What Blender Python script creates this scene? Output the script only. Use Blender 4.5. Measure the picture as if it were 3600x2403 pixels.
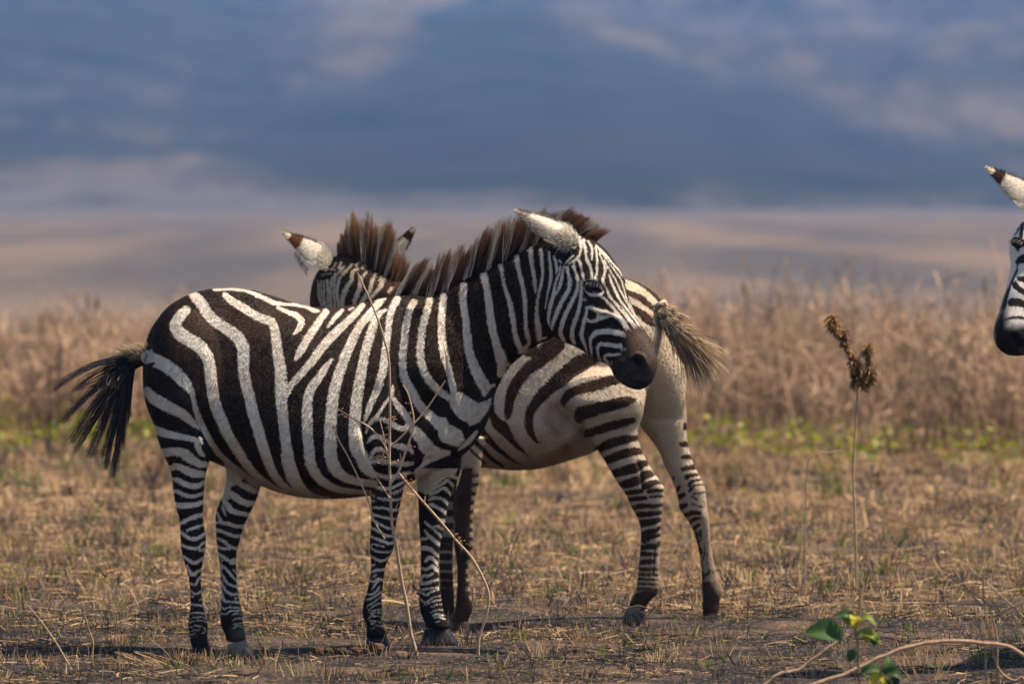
import bpy, math, random
import numpy as np

rng = np.random.default_rng(7)
random.seed(7)
S = bpy.context.scene
for o in list(bpy.data.objects):
    bpy.data.objects.remove(o, do_unlink=True)

# ------------------------------------------------------------------ camera
CAM = np.array([0.0, 0.0, 1.6])
FPX, CX, CY = 30000.0, 1800.0, 1201.5          # 300 mm lens, in pixels of a 3600 px wide frame
PITCH = math.atan((CY - 700.0) / FPX)
cam_d = bpy.data.cameras.new('camera')
cam_d.sensor_width = 36.0
cam_d.lens = 300.0
cam_d.clip_start = 0.5
cam_d.clip_end = 40000.0
cam_d.dof.use_dof = True
cam_d.dof.focus_distance = 30.0
cam_d.dof.aperture_fstop = 5.6
cam_o = bpy.data.objects.new('camera', cam_d)
S.collection.objects.link(cam_o)
cam_o.location = CAM
cam_o.rotation_euler = (math.pi / 2 - PITCH, 0, 0)
S.camera = cam_o

# ------------------------------------------------------------------ light
SUN = np.array([0.47, 0.04, 0.88]); SUN /= np.linalg.norm(SUN)
EL = math.asin(SUN[2]); AZ = math.atan2(SUN[0], SUN[1])
world = bpy.data.worlds.new('World')
S.world = world
world.use_nodes = True
wn = world.node_tree
sky = wn.nodes.new('ShaderNodeTexSky')
sky.sky_type = 'NISHITA'
sky.sun_disc = False
sky.sun_elevation = EL
sky.sun_rotation = AZ
bg = wn.nodes['Background']
bg.inputs['Strength'].default_value = 0.072
wn.links.new(sky.outputs[0], bg.inputs['Color'])
sun_d = bpy.data.lights.new('sun', 'SUN')
sun_d.energy = 5.0
sun_d.angle = math.radians(0.53)
sun_d.color = (1.0, 0.86, 0.68)
sun_o = bpy.data.objects.new('sun', sun_d)
S.collection.objects.link(sun_o)
from mathutils import Vector
sun_o.rotation_euler = Vector(SUN).to_track_quat('Z', 'Y').to_euler()
sun_o.location = (20, 10, 40)
S.view_settings.view_transform = 'Standard'
S.view_settings.look = 'None'
S.view_settings.exposure = 1.08
S.view_settings.gamma = 1.0
S.view_settings.use_curve_mapping = False
try:
    S.cycles.use_denoising = True
    S.cycles.max_bounces = 6
    S.cycles.transparent_max_bounces = 6
    S.cycles.volume_bounces = 0
except Exception:
    pass

# ------------------------------------------------------------------ helpers
FWD = np.array([0, math.cos(PITCH), -math.sin(PITCH)])
UPV = np.array([0, math.sin(PITCH), math.cos(PITCH)])

def P(x, y, d):
    """point of the place seen at frame position x, y and standing d metres away"""
    x, y, d = np.broadcast_arrays(np.asarray(x, float), np.asarray(y, float), np.asarray(d, float))
    r = FWD + ((x - CX) / FPX)[..., None] * np.array([1.0, 0, 0]) + ((CY - y) / FPX)[..., None] * UPV
    return CAM + r * (d / r[..., 1])[..., None]

def proj(w):
    v = w - CAM
    z = v @ FWD
    return 1800 + FPX * v[..., 0] / z, CY - FPX * (v @ UPV) / z

REG = dict(
    A=(150, 900, 900 / 1568), B=(900, 700, 900 / 1568), C=(1700, 700, 900 / 1568),
    W=(1260, 1340, 500 / 1568), H1=(1900, 740, 400 / 1568), H2=(1950, 1040, 400 / 1568),
    H4=(1700, 850, 400 / 1568), H5=(1650, 1000, 400 / 1568), FH=(980, 740, 500 / 2178),
    L1=(560, 1600, 400 / 1568), L2=(560, 1960, 400 / 1568), L3=(1240, 1660, 400 / 1568),
    L4=(1240, 1940, 400 / 1568), G5=(2050, 1400, 500 / 1568), G6=(2150, 1780, 450 / 1568),
    G7=(1800, 1400, 900 / 1568), FB=(1600, 1200, 600 / 1882), E5=(1200, 1500, 900 / 1563),
    D4=(500, 1500, 900 / 1563), T4=(3350, 500, 250 / 490), TL=(0, 950, 900 / 1764),
    Q0=(0, 2100, 800 / 2349), Q1=(800, 2100, 800 / 2349), Q3=(2700, 2000, 900 / 2349),
    Z8=(2400, 850, 1200 / 2091), Z2=(2700, 1500, 900 / 1563), S=(0, 0, 1.0))

def px(reg, *pts):
    ox, oy, k = REG[reg]
    out = []
    for p in pts:
        q = [ox + p[0] * k, oy + p[1] * k]
        if len(p) > 2:
            q.append(p[2] * k)
        out.append(tuple(q))
    return out

def catmull(pts, n=4):
    p = np.asarray(pts, float)
    if len(p) < 3:
        t = np.linspace(0, 1, n + 1)[:, None]
        return p[0] * (1 - t) + p[-1] * t if len(p) == 2 else p
    q = np.vstack([2 * p[0] - p[1], p, 2 * p[-1] - p[-2]])
    out = []
    for i in range(1, len(q) - 2):
        a, b, c, d = q[i - 1], q[i], q[i + 1], q[i + 2]
        for t in np.arange(n) / n:
            out.append(0.5 * ((2 * b) + (c - a) * t + (2 * a - 5 * b + 4 * c - d) * t * t + (3 * b - a - 3 * c + d) * t ** 3))
    out.append(p[-1])
    return np.array(out)

def new_mesh(name, v, f, mat=None, parent=None, smooth=True):
    me = bpy.data.meshes.new(name)
    v = np.asarray(v, float)
    me.from_pydata(v.tolist(), [], f if isinstance(f, list) else f.tolist())
    if smooth:
        me.polygons.foreach_set('use_smooth', np.ones(len(me.polygons), bool))
    me.update()
    o = bpy.data.objects.new(name, me)
    S.collection.objects.link(o)
    if mat:
        me.materials.append(mat)
    if parent is not None:
        o.parent = parent
        o.matrix_parent_inverse = parent.matrix_basis.inverted()
    return o

def fast_quads(name, verts, quads, col=None, mat=None, parent=None, smooth=False):
    """large meshes: numpy straight into the mesh; col is one colour per vertex"""
    me = bpy.data.meshes.new(name)
    nv, nq = len(verts), len(quads)
    k = quads.shape[1]
    me.vertices.add(nv)
    me.vertices.foreach_set('co', np.ascontiguousarray(verts, np.float32).ravel())
    me.loops.add(nq * k)
    me.loops.foreach_set('vertex_index', np.ascontiguousarray(quads, np.int32).ravel())
    me.polygons.add(nq)
    me.polygons.foreach_set('loop_start', np.arange(0, nq * k, k, dtype=np.int32))
    if smooth:
        me.polygons.foreach_set('use_smooth', np.ones(nq, bool))
    me.update(calc_edges=True)
    if col is not None:
        at = me.color_attributes.new('col', 'FLOAT_COLOR', 'POINT')
        c = np.ones((nv, 4), np.float32)
        c[:, :3] = col
        at.data.foreach_set('color', c.ravel())
    if mat:
        me.materials.append(mat)
    o = bpy.data.objects.new(name, me)
    S.collection.objects.link(o)
    if parent is not None:
        o.parent = parent
        o.matrix_parent_inverse = parent.matrix_basis.inverted()
    return o

def tag(o, label=None, cat=None, group=None, kind=None):
    if label: o['label'] = label
    if cat: o['category'] = cat
    if group: o['group'] = group
    if kind: o['kind'] = kind
    return o

def empty(name, loc):
    o = bpy.data.objects.new(name, None)
    S.collection.objects.link(o)
    o.location = loc
    o.empty_display_size = 0.2
    bpy.context.view_layer.update()
    return o

class Tubes:
    """swept tubes joined into one mesh"""
    def __init__(self): self.v, self.f, self.c, self.n = [], [], [], 0
    def add(self, pts, radii, segs=6, n=4, col=(0.4, 0.3, 0.2), wob=0.0):
        pts = np.asarray(pts, float)
        rad = np.broadcast_to(np.asarray(radii, float), (len(pts),))
        q = catmull(np.column_stack([pts, rad]), n)
        p, r = q[:, :3], np.maximum(q[:, 3], 1e-4)
        if wob:
            p = p + rng.normal(0, wob, p.shape)
        t = np.gradient(p, axis=0)
        t /= np.linalg.norm(t, axis=1)[:, None] + 1e-9
        ref = np.array([0.3, 0.9, 0.25])
        a = np.cross(t, ref); a /= np.linalg.norm(a, axis=1)[:, None] + 1e-9
        b = np.cross(t, a)
        ph = np.arange(segs) * 2 * math.pi / segs
        ring = p[:, None, :] + r[:, None, None] * (np.cos(ph)[None, :, None] * a[:, None, :] + np.sin(ph)[None, :, None] * b[:, None, :])
        m = len(p)
        self.v.append(ring.reshape(-1, 3))
        self.c.append(np.tile(np.asarray(col, float) * (0.85 + 0.3 * rng.random()), (m * segs, 1)))
        i = np.arange(m - 1)[:, None] * segs
        j = np.arange(segs)[None, :]
        j2 = (j + 1) % segs
        fq = np.stack([i + j, i + j2, i + segs + j2, i + segs + j], -1).reshape(-1, 4) + self.n
        self.f.append(fq)
        self.n += m * segs
        return self
    def build(self, name, mat, parent=None):
        return fast_quads(name, np.vstack(self.v), np.vstack(self.f), np.vstack(self.c), mat, parent, True)

def ribbons(name, mat, root, mid, tip, w0, w1, c0, c1, parent=None, seg=4, cpow=1.0, flat=None):
    """hair or grass: N quadratic curves swept as thin tapered ribbons"""
    N = len(root)
    t = np.linspace(0, 1, seg + 1)
    p = (root[:, None] * ((1 - t) ** 2)[None, :, None] + mid[:, None] * (2 * t * (1 - t))[None, :, None] + tip[:, None] * (t ** 2)[None, :, None])
    tan = np.gradient(p, axis=1)
    r = rng.normal(size=(N, 1, 3)) if flat is None else np.broadcast_to(flat, (N, 1, 3)) + rng.normal(0, .35, (N, 1, 3))
    side = np.cross(tan, np.broadcast_to(r, tan.shape))
    side /= np.linalg.norm(side, axis=2)[..., None] + 1e-9
    w = (np.asarray(w0).reshape(-1, 1) * (1 - t) + np.asarray(w1).reshape(-1, 1) * t)
    w = np.broadcast_to(w, (N, seg + 1))
    L, R = p - side * w[..., None] / 2, p + side * w[..., None] / 2
    v = np.stack([L, R], 2).reshape(-1, 3)
    base = np.arange(N)[:, None] * (2 * (seg + 1)) + np.arange(seg)[None, :] * 2
    q = np.stack([base, base + 1, base + 3, base + 2], -1).reshape(-1, 4)
    tt = t ** cpow
    c = c0[:, None] * (1 - tt)[None, :, None] + c1[:, None] * tt[None, :, None]
    c = np.repeat(c, 2, axis=1).reshape(-1, 3)
    return fast_quads(name, v, q, c, mat, parent)

def snoise(x, y, seed, wl, n=10):
    """smooth pseudo noise from summed waves, about -1..1"""
    g = np.random.default_rng(seed)
    s = 0
    for _ in range(n):
        a = g.random() * 6.283
        k = 6.283 / (wl * (0.6 + 0.9 * g.random()))
        s = s + np.sin(k * (x * math.cos(a) + y * math.sin(a)) + g.random() * 6.283)
    return s / math.sqrt(n)

# ------------------------------------------------------------------ materials
def mat_new(name):
    m = bpy.data.materials.new(name)
    m.use_nodes = True
    nt = m.node_tree
    return m, nt, nt.nodes['Principled BSDF']

def N(nt, t, **kw):
    n = nt.nodes.new(t)
    for k, v in kw.items():
        setattr(n, k, v)
    return n

def mixc(nt, fac, a, b):
    n = N(nt, 'ShaderNodeMix', data_type='RGBA')
    def put(s, v):
        if hasattr(v, 'is_output'): nt.links.new(v, s)
        elif isinstance(v, (tuple, list)): s.default_value = (*v[:3], 1)
        else: s.default_value = v
    put(n.inputs[0], fac); put(n.inputs[6], a); put(n.inputs[7], b)
    return n.outputs[2]

def mth(nt, op, a, b=0.0, clamp=False):
    n = N(nt, 'ShaderNodeMath', operation=op)
    n.use_clamp = clamp
    for s, v in zip(n.inputs, (a, b)):
        if hasattr(v, 'is_output'): nt.links.new(v, s)
        else: s.default_value = v
    return n.outputs[0]

def noise(nt, scale, detail=3, vec=None, rough=0.55, sc=(1, 1, 1)):
    tc = N(nt, 'ShaderNodeTexCoord')
    mp = N(nt, 'ShaderNodeMapping')
    mp.inputs['Scale'].default_value = sc
    nt.links.new(vec or tc.outputs['Object'], mp.inputs['Vector'])
    n = N(nt, 'ShaderNodeTexNoise')
    n.inputs['Scale'].default_value = scale
    n.inputs['Detail'].default_value = detail
    n.inputs['Roughness'].default_value = rough
    nt.links.new(mp.outputs[0], n.inputs['Vector'])
    return n.outputs['Fac']

def ramp(nt, x, a, b, lo=0.0, hi=1.0):
    n = N(nt, 'ShaderNodeMapRange')
    n.interpolation_type = 'SMOOTHSTEP'
    nt.links.new(x, n.inputs[0])
    n.inputs[1].default_value, n.inputs[2].default_value = a, b
    n.inputs[3].default_value, n.inputs[4].default_value = lo, hi
    return n.outputs[0]

def coat_hair(parent, me, co, f, skin, n, flow, lens, dark, white, seed=3, brown=None, dust=None):
    g = np.random.default_rng(seed)
    nor = get_normals(me)
    i = g.integers(0, len(co), n)
    r = co[i] + g.normal(0, 0.0016, (n, 3))
    nn = nor[i]
    fl = flow(co[i]) + g.normal(0, 0.16, (n, 3))
    fl -= nn * (fl * nn).sum(1)[:, None]
    fl /= np.linalg.norm(fl, axis=1)[:, None] + 1e-6
    L = lens(co[i]) * (0.6 + 0.7 * g.random(n))
    r = r - nn * 0.001
    t = r + (fl * 0.93 + nn * (0.12 + 0.12 * g.random((n, 1)))) * L[:, None]
    sd = np.cross(fl, nn + g.normal(0, 0.15, (n, 3)))
    sd /= np.linalg.norm(sd, axis=1)[:, None] + 1e-6
    w = 0.0013 * (0.7 + 0.6 * g.random((n, 1)))
    v = np.stack([r - sd * w, r + sd * w, t], 1).reshape(-1, 3)
    dk = np.array(dark)[g.integers(0, len(dark), n)] * (0.6 + 0.8 * g.random((n, 1)))
    if brown is not None:
        bw = (brown[i] * (0.5 + 0.7 * g.random(n)))[:, None]
        dk = dk * (1 - np.clip(bw, 0, 1)) + np.array((0.072, 0.036, 0.020)) * np.clip(bw, 0, 1)
    wh = np.array(white)[g.integers(0, len(white), n)] * (0.88 + 0.2 * g.random((n, 1)))
    pX, pY = proj(r)
    dirt = np.clip(0.10 + 0.22 * snoise(pX, pY, 81, 90) + 0.14 * snoise(pX, pY, 82, 28), 0, 0.5)[:, None]
    wh = wh * (1 - dirt) + np.array((0.34, 0.24, 0.16)) * dirt
    if dust is not None:
        dv = np.clip(dust[i] * (0.7 + 0.5 * g.random(n)), 0, 1)[:, None]
        wh = wh * (1 - dv) + np.array((0.25, 0.165, 0.105)) * dv
    c = np.where((f[i] + g.normal(0, 1.2, n) > 0)[:, None], dk, wh)
    a = skin[i, 3:4]
    c = c * (1 - a) + skin[i, :3] * a * (0.7 + 0.6 * g.random((n, 1)))
    o = fast_quads('coat_hair', v, np.arange(n * 3).reshape(-1, 3), np.repeat(c, 3, 0), M_fur, parent)
    # short hair shades like the skin it lies on
    hn = nn * 1.0 + fl * 0.12 + g.normal(0, 0.10, (n, 3))
    hn /= np.linalg.norm(hn, axis=1)[:, None]
    try:
        an = o.data.attributes.new('custom_normal', 'FLOAT_VECTOR', 'POINT')
        an.data.foreach_set('vector', np.repeat(hn, 3, 0).astype(np.float32).ravel())
    except Exception:
        pass
    return o

def coat_material(name, dark, dark2, white, dirt):
    m, nt, bs = mat_new(name)
    st = N(nt, 'ShaderNodeAttribute', attribute_name='stripe').outputs['Fac']
    sk = N(nt, 'ShaderNodeAttribute', attribute_name='skin')
    n1 = noise(nt, 260, 2)
    n2 = noise(nt, 60, 2)
    e = mth(nt, 'ADD', st, mth(nt, 'MULTIPLY', mth(nt, 'SUBTRACT', n1, 0.5), 9.0))
    e = mth(nt, 'ADD', e, mth(nt, 'MULTIPLY', mth(nt, 'SUBTRACT', n2, 0.5), 7.0))
    f = ramp(nt, e, -2.6, 2.6)
    big = ramp(nt, noise(nt, 6, 3), 0.42, 0.66)
    dk = mixc(nt, big, dark, dark2)
    dk = mixc(nt, ramp(nt, noise(nt, 330, 2), 0.45, 0.75), dk, tuple(min(1, c * 2.0 + 0.006) for c in dark2))
    dn = ramp(nt, noise(nt, 14, 5, rough=0.65), 0.5, 0.8, 0, 0.55)
    wh = mixc(nt, dn, white, dirt)
    wh = mixc(nt, ramp(nt, noise(nt, 300, 2), 0.38, 0.75, 0, 0.2), wh, tuple(c * 0.5 for c in dirt))
    wh = mixc(nt, ramp(nt, noise(nt, 95, 3), 0.64, 0.74, 0, 0.6), wh, tuple(c * 0.25 for c in dirt))
    wh = mixc(nt, N(nt, 'ShaderNodeAttribute', attribute_name='dust').outputs['Fac'], wh, (0.25, 0.165, 0.105))
    c = mixc(nt, f, wh, dk)
    al = sk.outputs['Alpha']
    c = mixc(nt, al, c, sk.outputs['Color'])
    nt.links.new(c, bs.inputs['Base Color'])
    bs.inputs['Roughness'].default_value = 0.62
    bs.inputs['Specular IOR Level'].default_value = 0.12
    bp = N(nt, 'ShaderNodeBump')
    bp.inputs['Strength'].default_value = 0.5
    bp.inputs['Distance'].default_value = 0.003
    h = noise(nt, 330, 3, sc=(1, 1, 0.45))
    nt.links.new(h, bp.inputs['Height'])
    nt.links.new(bp.outputs[0], bs.inputs['Normal'])
    return m

def attr_material(name, rough=0.7, spec=0.2, trans=0.0, mul=1.0, var=0.0, vs=40):
    m, nt, bs = mat_new(name)
    a = N(nt, 'ShaderNodeAttribute', attribute_name='col').outputs['Color']
    if var:
        a = mixc(nt, ramp(nt, noise(nt, vs, 4), 0.3, 0.75, 0, var), a, (0.04, 0.03, 0.02))
    nt.links.new(a, bs.inputs['Base Color'])
    bs.inputs['Roughness'].default_value = rough
    bs.inputs['Specular IOR Level'].default_value = spec
    if trans:
        out = nt.nodes['Material Output']
        tr = N(nt, 'ShaderNodeBsdfTranslucent')
        nt.links.new(a, tr.inputs['Color'])
        mx = N(nt, 'ShaderNodeMixShader')
        mx.inputs[0].default_value = trans
        nt.links.new(bs.outputs[0], mx.inputs[1])
        nt.links.new(tr.outputs[0], mx.inputs[2])
        nt.links.new(mx.outputs[0], out.inputs['Surface'])
    return m

M_coatN = coat_material('zebra_coat', (0.007, 0.006, 0.006), (0.022, 0.013, 0.009), (0.66, 0.61, 0.55), (0.34, 0.26, 0.19))
M_coatF = coat_material('zebra_coat_brown', (0.016, 0.009, 0.006), (0.042, 0.021, 0.011), (0.54, 0.44, 0.335), (0.28, 0.19, 0.125))
M_hair = attr_material('hair', 0.5, 0.3, 0.25)
M_tail = attr_material('tail_hair', 0.4, 0.25, 0.0)
M_fur = attr_material('coat_hair', 0.9, 0.04, 0.10)
M_grass = attr_material('dry_grass', 0.75, 0.15, 0.3)
M_green = attr_material('green_leaf', 0.5, 0.3, 0.4)
M_twig = attr_material('twig', 0.8, 0.15, 0.0, var=0.5, vs=120)
M_ear = attr_material('ear_skin', 0.9, 0.03, 0.12)
M_clod = attr_material('dry_dung', 0.9, 0.1, 0.0, var=0.7, vs=60)

def hoof_material(name, c1, c2, spec=0.12):
    m, nt, bs = mat_new(name)
    f = noise(nt, 60, 4, sc=(1, 1, 6))
    nt.links.new(mixc(nt, f, c1, c2), bs.inputs['Base Color'])
    bs.inputs['Roughness'].default_value = 0.42
    bs.inputs['Specular IOR Level'].default_value = spec
    return m
M_hoof = hoof_material('hoof_black', (0.008, 0.008, 0.009), (0.020, 0.019, 0.020))
M_hoofg = hoof_material('hoof_grey', (0.10, 0.085, 0.07), (0.20, 0.165, 0.13), 0.5)
m, nt, bs = mat_new('eye_dark')
bs.inputs['Base Color'].default_value = (0.006, 0.004, 0.003, 1)
bs.inputs['Roughness'].default_value = 0.06
M_eye = m

# ------------------------------------------------------------------ ground height, with the hooves' footing
FOOT = []
def gz(x, y):
    x = np.asarray(x, float); y = np.asarray(y, float)
    h = 0.010 * snoise(x, y, 3, 2.6) + 0.007 * snoise(x, y, 5, 0.8) + 0.004 * snoise(x, y, 9, 0.25)
    h = h * np.clip(1.3 - np.abs(y - 30) / 200, 0.3, 1)
    wt, ws = 0, 0
    for fx, fy, fz in FOOT:
        w = np.exp(-((x - fx) ** 2 + (y - fy) ** 2 * 0.6) / 0.05)
        wt = wt + w; ws = ws + w * fz
    wt = np.asarray(wt)
    if len(FOOT):
        k = np.where(wt > 1, 1 / np.maximum(wt, 1), 1)
        h = h * (1 - np.clip(wt, 0, 1)) + ws * k
    return h

# ------------------------------------------------------------------ zebra building
def ring_loft(stations, segs=28, sub=4, pear=0.0):
    """stations: rows ax, ay, bx, by, half thickness mm, depth of a, depth of b"""
    st = catmull(np.asarray(stations, float), sub)
    A = P(st[:, 0], st[:, 1], st[:, 5]); B = P(st[:, 2], st[:, 3], st[:, 6])
    c = (A + B) / 2; u = (A - B) / 2
    t = np.gradient(c, axis=0)
    w = np.cross(t, u)
    w /= np.linalg.norm(w, axis=1)[:, None] + 1e-9
    # keep the thickness axis facing away from the camera and near its lateral plane
    sgn = np.sign(w[:, 1]); sgn[sgn == 0] = 1
    w *= sgn[:, None]
    ph = np.arange(segs) * 2 * math.pi / segs
    e = 2 / 2.25
    cs, sn = np.cos(ph), np.sin(ph)
    cs = np.sign(cs) * np.abs(cs) ** e; sn = np.sign(sn) * np.abs(sn) ** e
    wid = st[:, 4] * 0.001
    sn = sn * (1 - pear * cs - 0.35 * pear * (1 - cs * cs))
    ring = c[:, None] + cs[None, :, None] * u[:, None] + sn[None, :, None] * (w * wid[:, None])[:, None]
    m = len(st)
    v = ring.reshape(-1, 3)
    i = np.arange(m - 1)[:, None] * segs; j = np.arange(segs)[None, :]; j2 = (j + 1) % segs
    f = np.stack([i + j, i + j2, i + segs + j2, i + segs + j], -1).reshape(-1, 4).tolist()
    n = len(v)
    v = np.vstack([v, c[0], c[-1]])
    for k in range(segs):
        f.append([k, n, (k + 1) % segs])
        f.append([(m - 1) * segs + k, (m - 1) * segs + (k + 1) % segs, n + 1])
    return v, f

def limb(reg, rows, dfun, k=0.8, sub=4):
    """rows: left x, right x, y (both ends level) in a region; thickness is k times the half width"""
    out = []
    for r in rows:
        if len(r) == 3:
            (l, y), (rr, y2) = px(reg, (r[0], r[2]), (r[1], r[2]))
            kk = k
        else:
            (l, y), (rr, y2) = px(reg, (r[0], r[2]), (r[1], r[3]))
            kk = r[4] if len(r) > 4 else k
        d = dfun((y + y2) / 2)
        out.append((l, y, rr, y2, (rr - l) / 2 * kk, d, d))
    return out

def join_remesh(name, parts, voxel, smooth, tf=None):
    v, f, n = [], [], 0
    for pv, pf in parts:
        if tf is not None and getattr(pf, 'fixed', False) is False:
            pass
        v.append(pv)
        f += [[a + n for a in q] for q in pf]
        n += len(pv)
    o = new_mesh(name, np.vstack(v), f)
    # orient every shell outwards
    import bmesh
    bm = bmesh.new(); bm.from_mesh(o.data)
    bmesh.ops.recalc_face_normals(bm, faces=bm.faces)
    bm.to_mesh(o.data); bm.free()
    md = o.modifiers.new('r', 'REMESH'); md.mode = 'VOXEL'; md.voxel_size = voxel; md.use_smooth_shade = True
    ms = o.modifiers.new('s', 'SMOOTH'); ms.factor = 0.5; ms.iterations = smooth
    bpy.context.view_layer.update()
    dg = bpy.context.evaluated_depsgraph_get()
    me = bpy.data.meshes.new_from_object(o.evaluated_get(dg))
    bpy.data.objects.remove(o, do_unlink=True)
    co = np.empty(len(me.vertices) * 3, np.float32)
    me.vertices.foreach_get('co', co)
    return me, co.reshape(-1, 3).astype(float)

def get_normals(me):
    n = np.empty(len(me.vertices) * 3, np.float32)
    me.vertices.foreach_get('normal', n)
    return n.reshape(-1, 3).astype(float)

def sdf_stroke(X, Y, pts, out, margin=30):
    p = np.asarray(pts, float)
    p = catmull(p, 3) if len(p) > 2 else p
    if len(p) == 1:
        p = np.vstack([p, p + [0.01, 0, 0]])
    lo = p[:, :2].min(0) - p[:, 2].max() / 2 - margin; hi = p[:, :2].max(0) + p[:, 2].max() / 2 + margin
    idx = np.nonzero((X > lo[0]) & (X < hi[0]) & (Y > lo[1]) & (Y < hi[1]))[0]
    if not len(idx): return
    x, y = X[idx], Y[idx]
    best = np.full(len(idx), 1e3)
    for a, b in zip(p[:-1], p[1:]):
        dx, dy = b[0] - a[0], b[1] - a[1]
        L = dx * dx + dy * dy + 1e-9
        t = np.clip(((x - a[0]) * dx + (y - a[1]) * dy) / L, 0, 1)
        dd = np.hypot(x - a[0] - t * dx, y - a[1] - t * dy) - (a[2] + (b[2] - a[2]) * t) / 2
        np.minimum(best, dd, out=best)
    out[idx] = np.minimum(out[idx], best)

def sdf_poly(X, Y, pts, out, margin=30):
    p = np.asarray(pts, float)[:, :2]
    lo = p.min(0) - margin; hi = p.max(0) + margin
    idx = np.nonzero((X > lo[0]) & (X < hi[0]) & (Y > lo[1]) & (Y < hi[1]))[0]
    if not len(idx): return
    x, y = X[idx], Y[idx]
    best = np.full(len(idx), 1e3); ins = np.zeros(len(idx), bool)
    for a, b in zip(p, np.roll(p, -1, 0)):
        dx, dy = b - a
        L = dx * dx + dy * dy + 1e-9
        t = np.clip(((x - a[0]) * dx + (y - a[1]) * dy) / L, 0, 1)
        best = np.minimum(best, np.hypot(x - a[0] - t * dx, y - a[1] - t * dy))
        c = ((a[1] > y) != (b[1] > y)) & (x < (b[0] - a[0]) * (y - a[1]) / (b[1] - a[1] + 1e-12) + a[0])
        ins ^= c
    out[idx] = np.minimum(out[idx], np.where(ins, -best, best))

class Coat:
    def __init__(self, X, Y, base):
        self.X, self.Y = X, Y
        self.f = np.full(len(X), 25.0 if base == 'dark' else -25.0)
        self.skin = np.zeros((len(X), 4))
        self.dust = np.zeros(len(X))
    def dusty(self, reg, polys, soft, amt):
        o = np.full(len(self.X), 1e3)
        for s in polys: sdf_poly(self.X, self.Y, px(reg, *s), o, soft + 10)
        self.dust = np.maximum(self.dust, np.clip(0.5 - o / soft, 0, 1) * amt)
    def white(self, reg, strokes=(), polys=()):
        o = np.full(len(self.X), 25.0)
        for s in strokes: sdf_stroke(self.X, self.Y, px(reg, *[(q[0], q[1], q[2] * 0.90) for q in s]), o)
        for s in polys: sdf_poly(self.X, self.Y, px(reg, *s), o)
        self.f = np.minimum(self.f, o)
    def dark(self, reg, strokes=(), polys=()):
        o = np.full(len(self.X), 25.0)
        for s in strokes: sdf_stroke(self.X, self.Y, px(reg, *s), o)
        for s in polys: sdf_poly(self.X, self.Y, px(reg, *s), o)
        self.f = np.maximum(self.f, -o)
    def paint(self, reg, col, soft=10, strokes=(), polys=(), amt=1.0, where=None):
        o = np.full(len(self.X), 1e3)
        for s in strokes: sdf_stroke(self.X, self.Y, px(reg, *s), o, soft + 10)
        for s in polys: sdf_poly(self.X, self.Y, px(reg, *s), o, soft + 10)
        a = np.clip(0.5 - o / soft, 0, 1) * amt
        if where is not None: a = a * where
        k = self.skin
        na = a + k[:, 3] * (1 - a)
        w = (a / np.maximum(na, 1e-6))[:, None]
        k[:, :3] = k[:, :3] * (1 - w) + np.asarray(col) * w
        k[:, 3] = na
    def store(self, me):
        at = me.attributes.new('stripe', 'FLOAT', 'POINT')
        at.data.foreach_set('value', self.f.astype(np.float32))
        ad = me.attributes.new('dust', 'FLOAT', 'POINT')
        ad.data.foreach_set('value', self.dust.astype(np.float32))
        ac = me.attributes.new('skin', 'FLOAT_COLOR', 'POINT')
        ac.data.foreach_set('color', self.skin.astype(np.float32).ravel())

def sculpt(co, nor, X, Y, side, marks):
    """marks: reg, stroke points (x, y, radius), amount mm (+ out, - in); only the shown side"""
    for reg, pts, amt in marks:
        p = px(reg, *pts)
        r = np.mean([q[2] for q in p])
        o = np.full(len(X), 1e3)
        sdf_stroke(X, Y, [(q[0], q[1], 0.0) for q in p], o, r * 3)
        w = np.exp(-(np.clip(o, 0, None) / r) ** 2) * side
        co += nor * (w * amt * 0.001)[:, None]
    return co

def set_co(me, co):
    me.vertices.foreach_set('co', co.astype(np.float32).ravel())
    me.update()

def body_object(me, name, mat, parent):
    o = bpy.data.objects.new(name, me)
    me.materials.clear(); me.materials.append(mat)
    S.collection.objects.link(o)
    o.parent = parent
    o.matrix_parent_inverse = parent.matrix_basis.inverted()
    return o

def surf_depth(co, X, Y, x, y, r=7):
    m = np.hypot(X - x, Y - y) < r
    return co[m, 1].min() if m.any() else None

def hoof(parent, reg, cor, bot, d, k, mat, ground=True):
    """cor and bot: left and right ends of the coronet and of the sole"""
    rows = []
    (a, b), (c, e) = px(reg, *cor), px(reg, *bot)
    for t in (0.0, 0.08, 0.5, 0.93, 1.0):
        l = (a[0] + (c[0] - a[0]) * t, a[1] + (c[1] - a[1]) * t)
        r = (b[0] + (e[0] - b[0]) * t, b[1] + (e[1] - b[1]) * t)
        g = {0.0: 0.93, 0.08: 1.0, 0.5: 1.0, 0.93: 1.0, 1.0: 0.95}[t]
        mx, my = (l[0] + r[0]) / 2, (l[1] + r[1]) / 2
        l = (mx + (l[0] - mx) * g, my + (l[1] - my) * g); r = (mx + (r[0] - mx) * g, my + (r[1] - my) * g)
        rows.append((l[0], l[1], r[0], r[1], math.hypot(r[0] - l[0], r[1] - l[1]) / 2 * k, d, d))
    v, f = ring_loft(rows, 24, 2)
    o = new_mesh('hoof', v, f, mat, parent)
    w = P((c[0] + e[0]) / 2, (c[1] + e[1]) / 2, d)
    if ground:
        FOOT.append((w[0], w[1], w[2] - 0.002))
    return o

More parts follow.
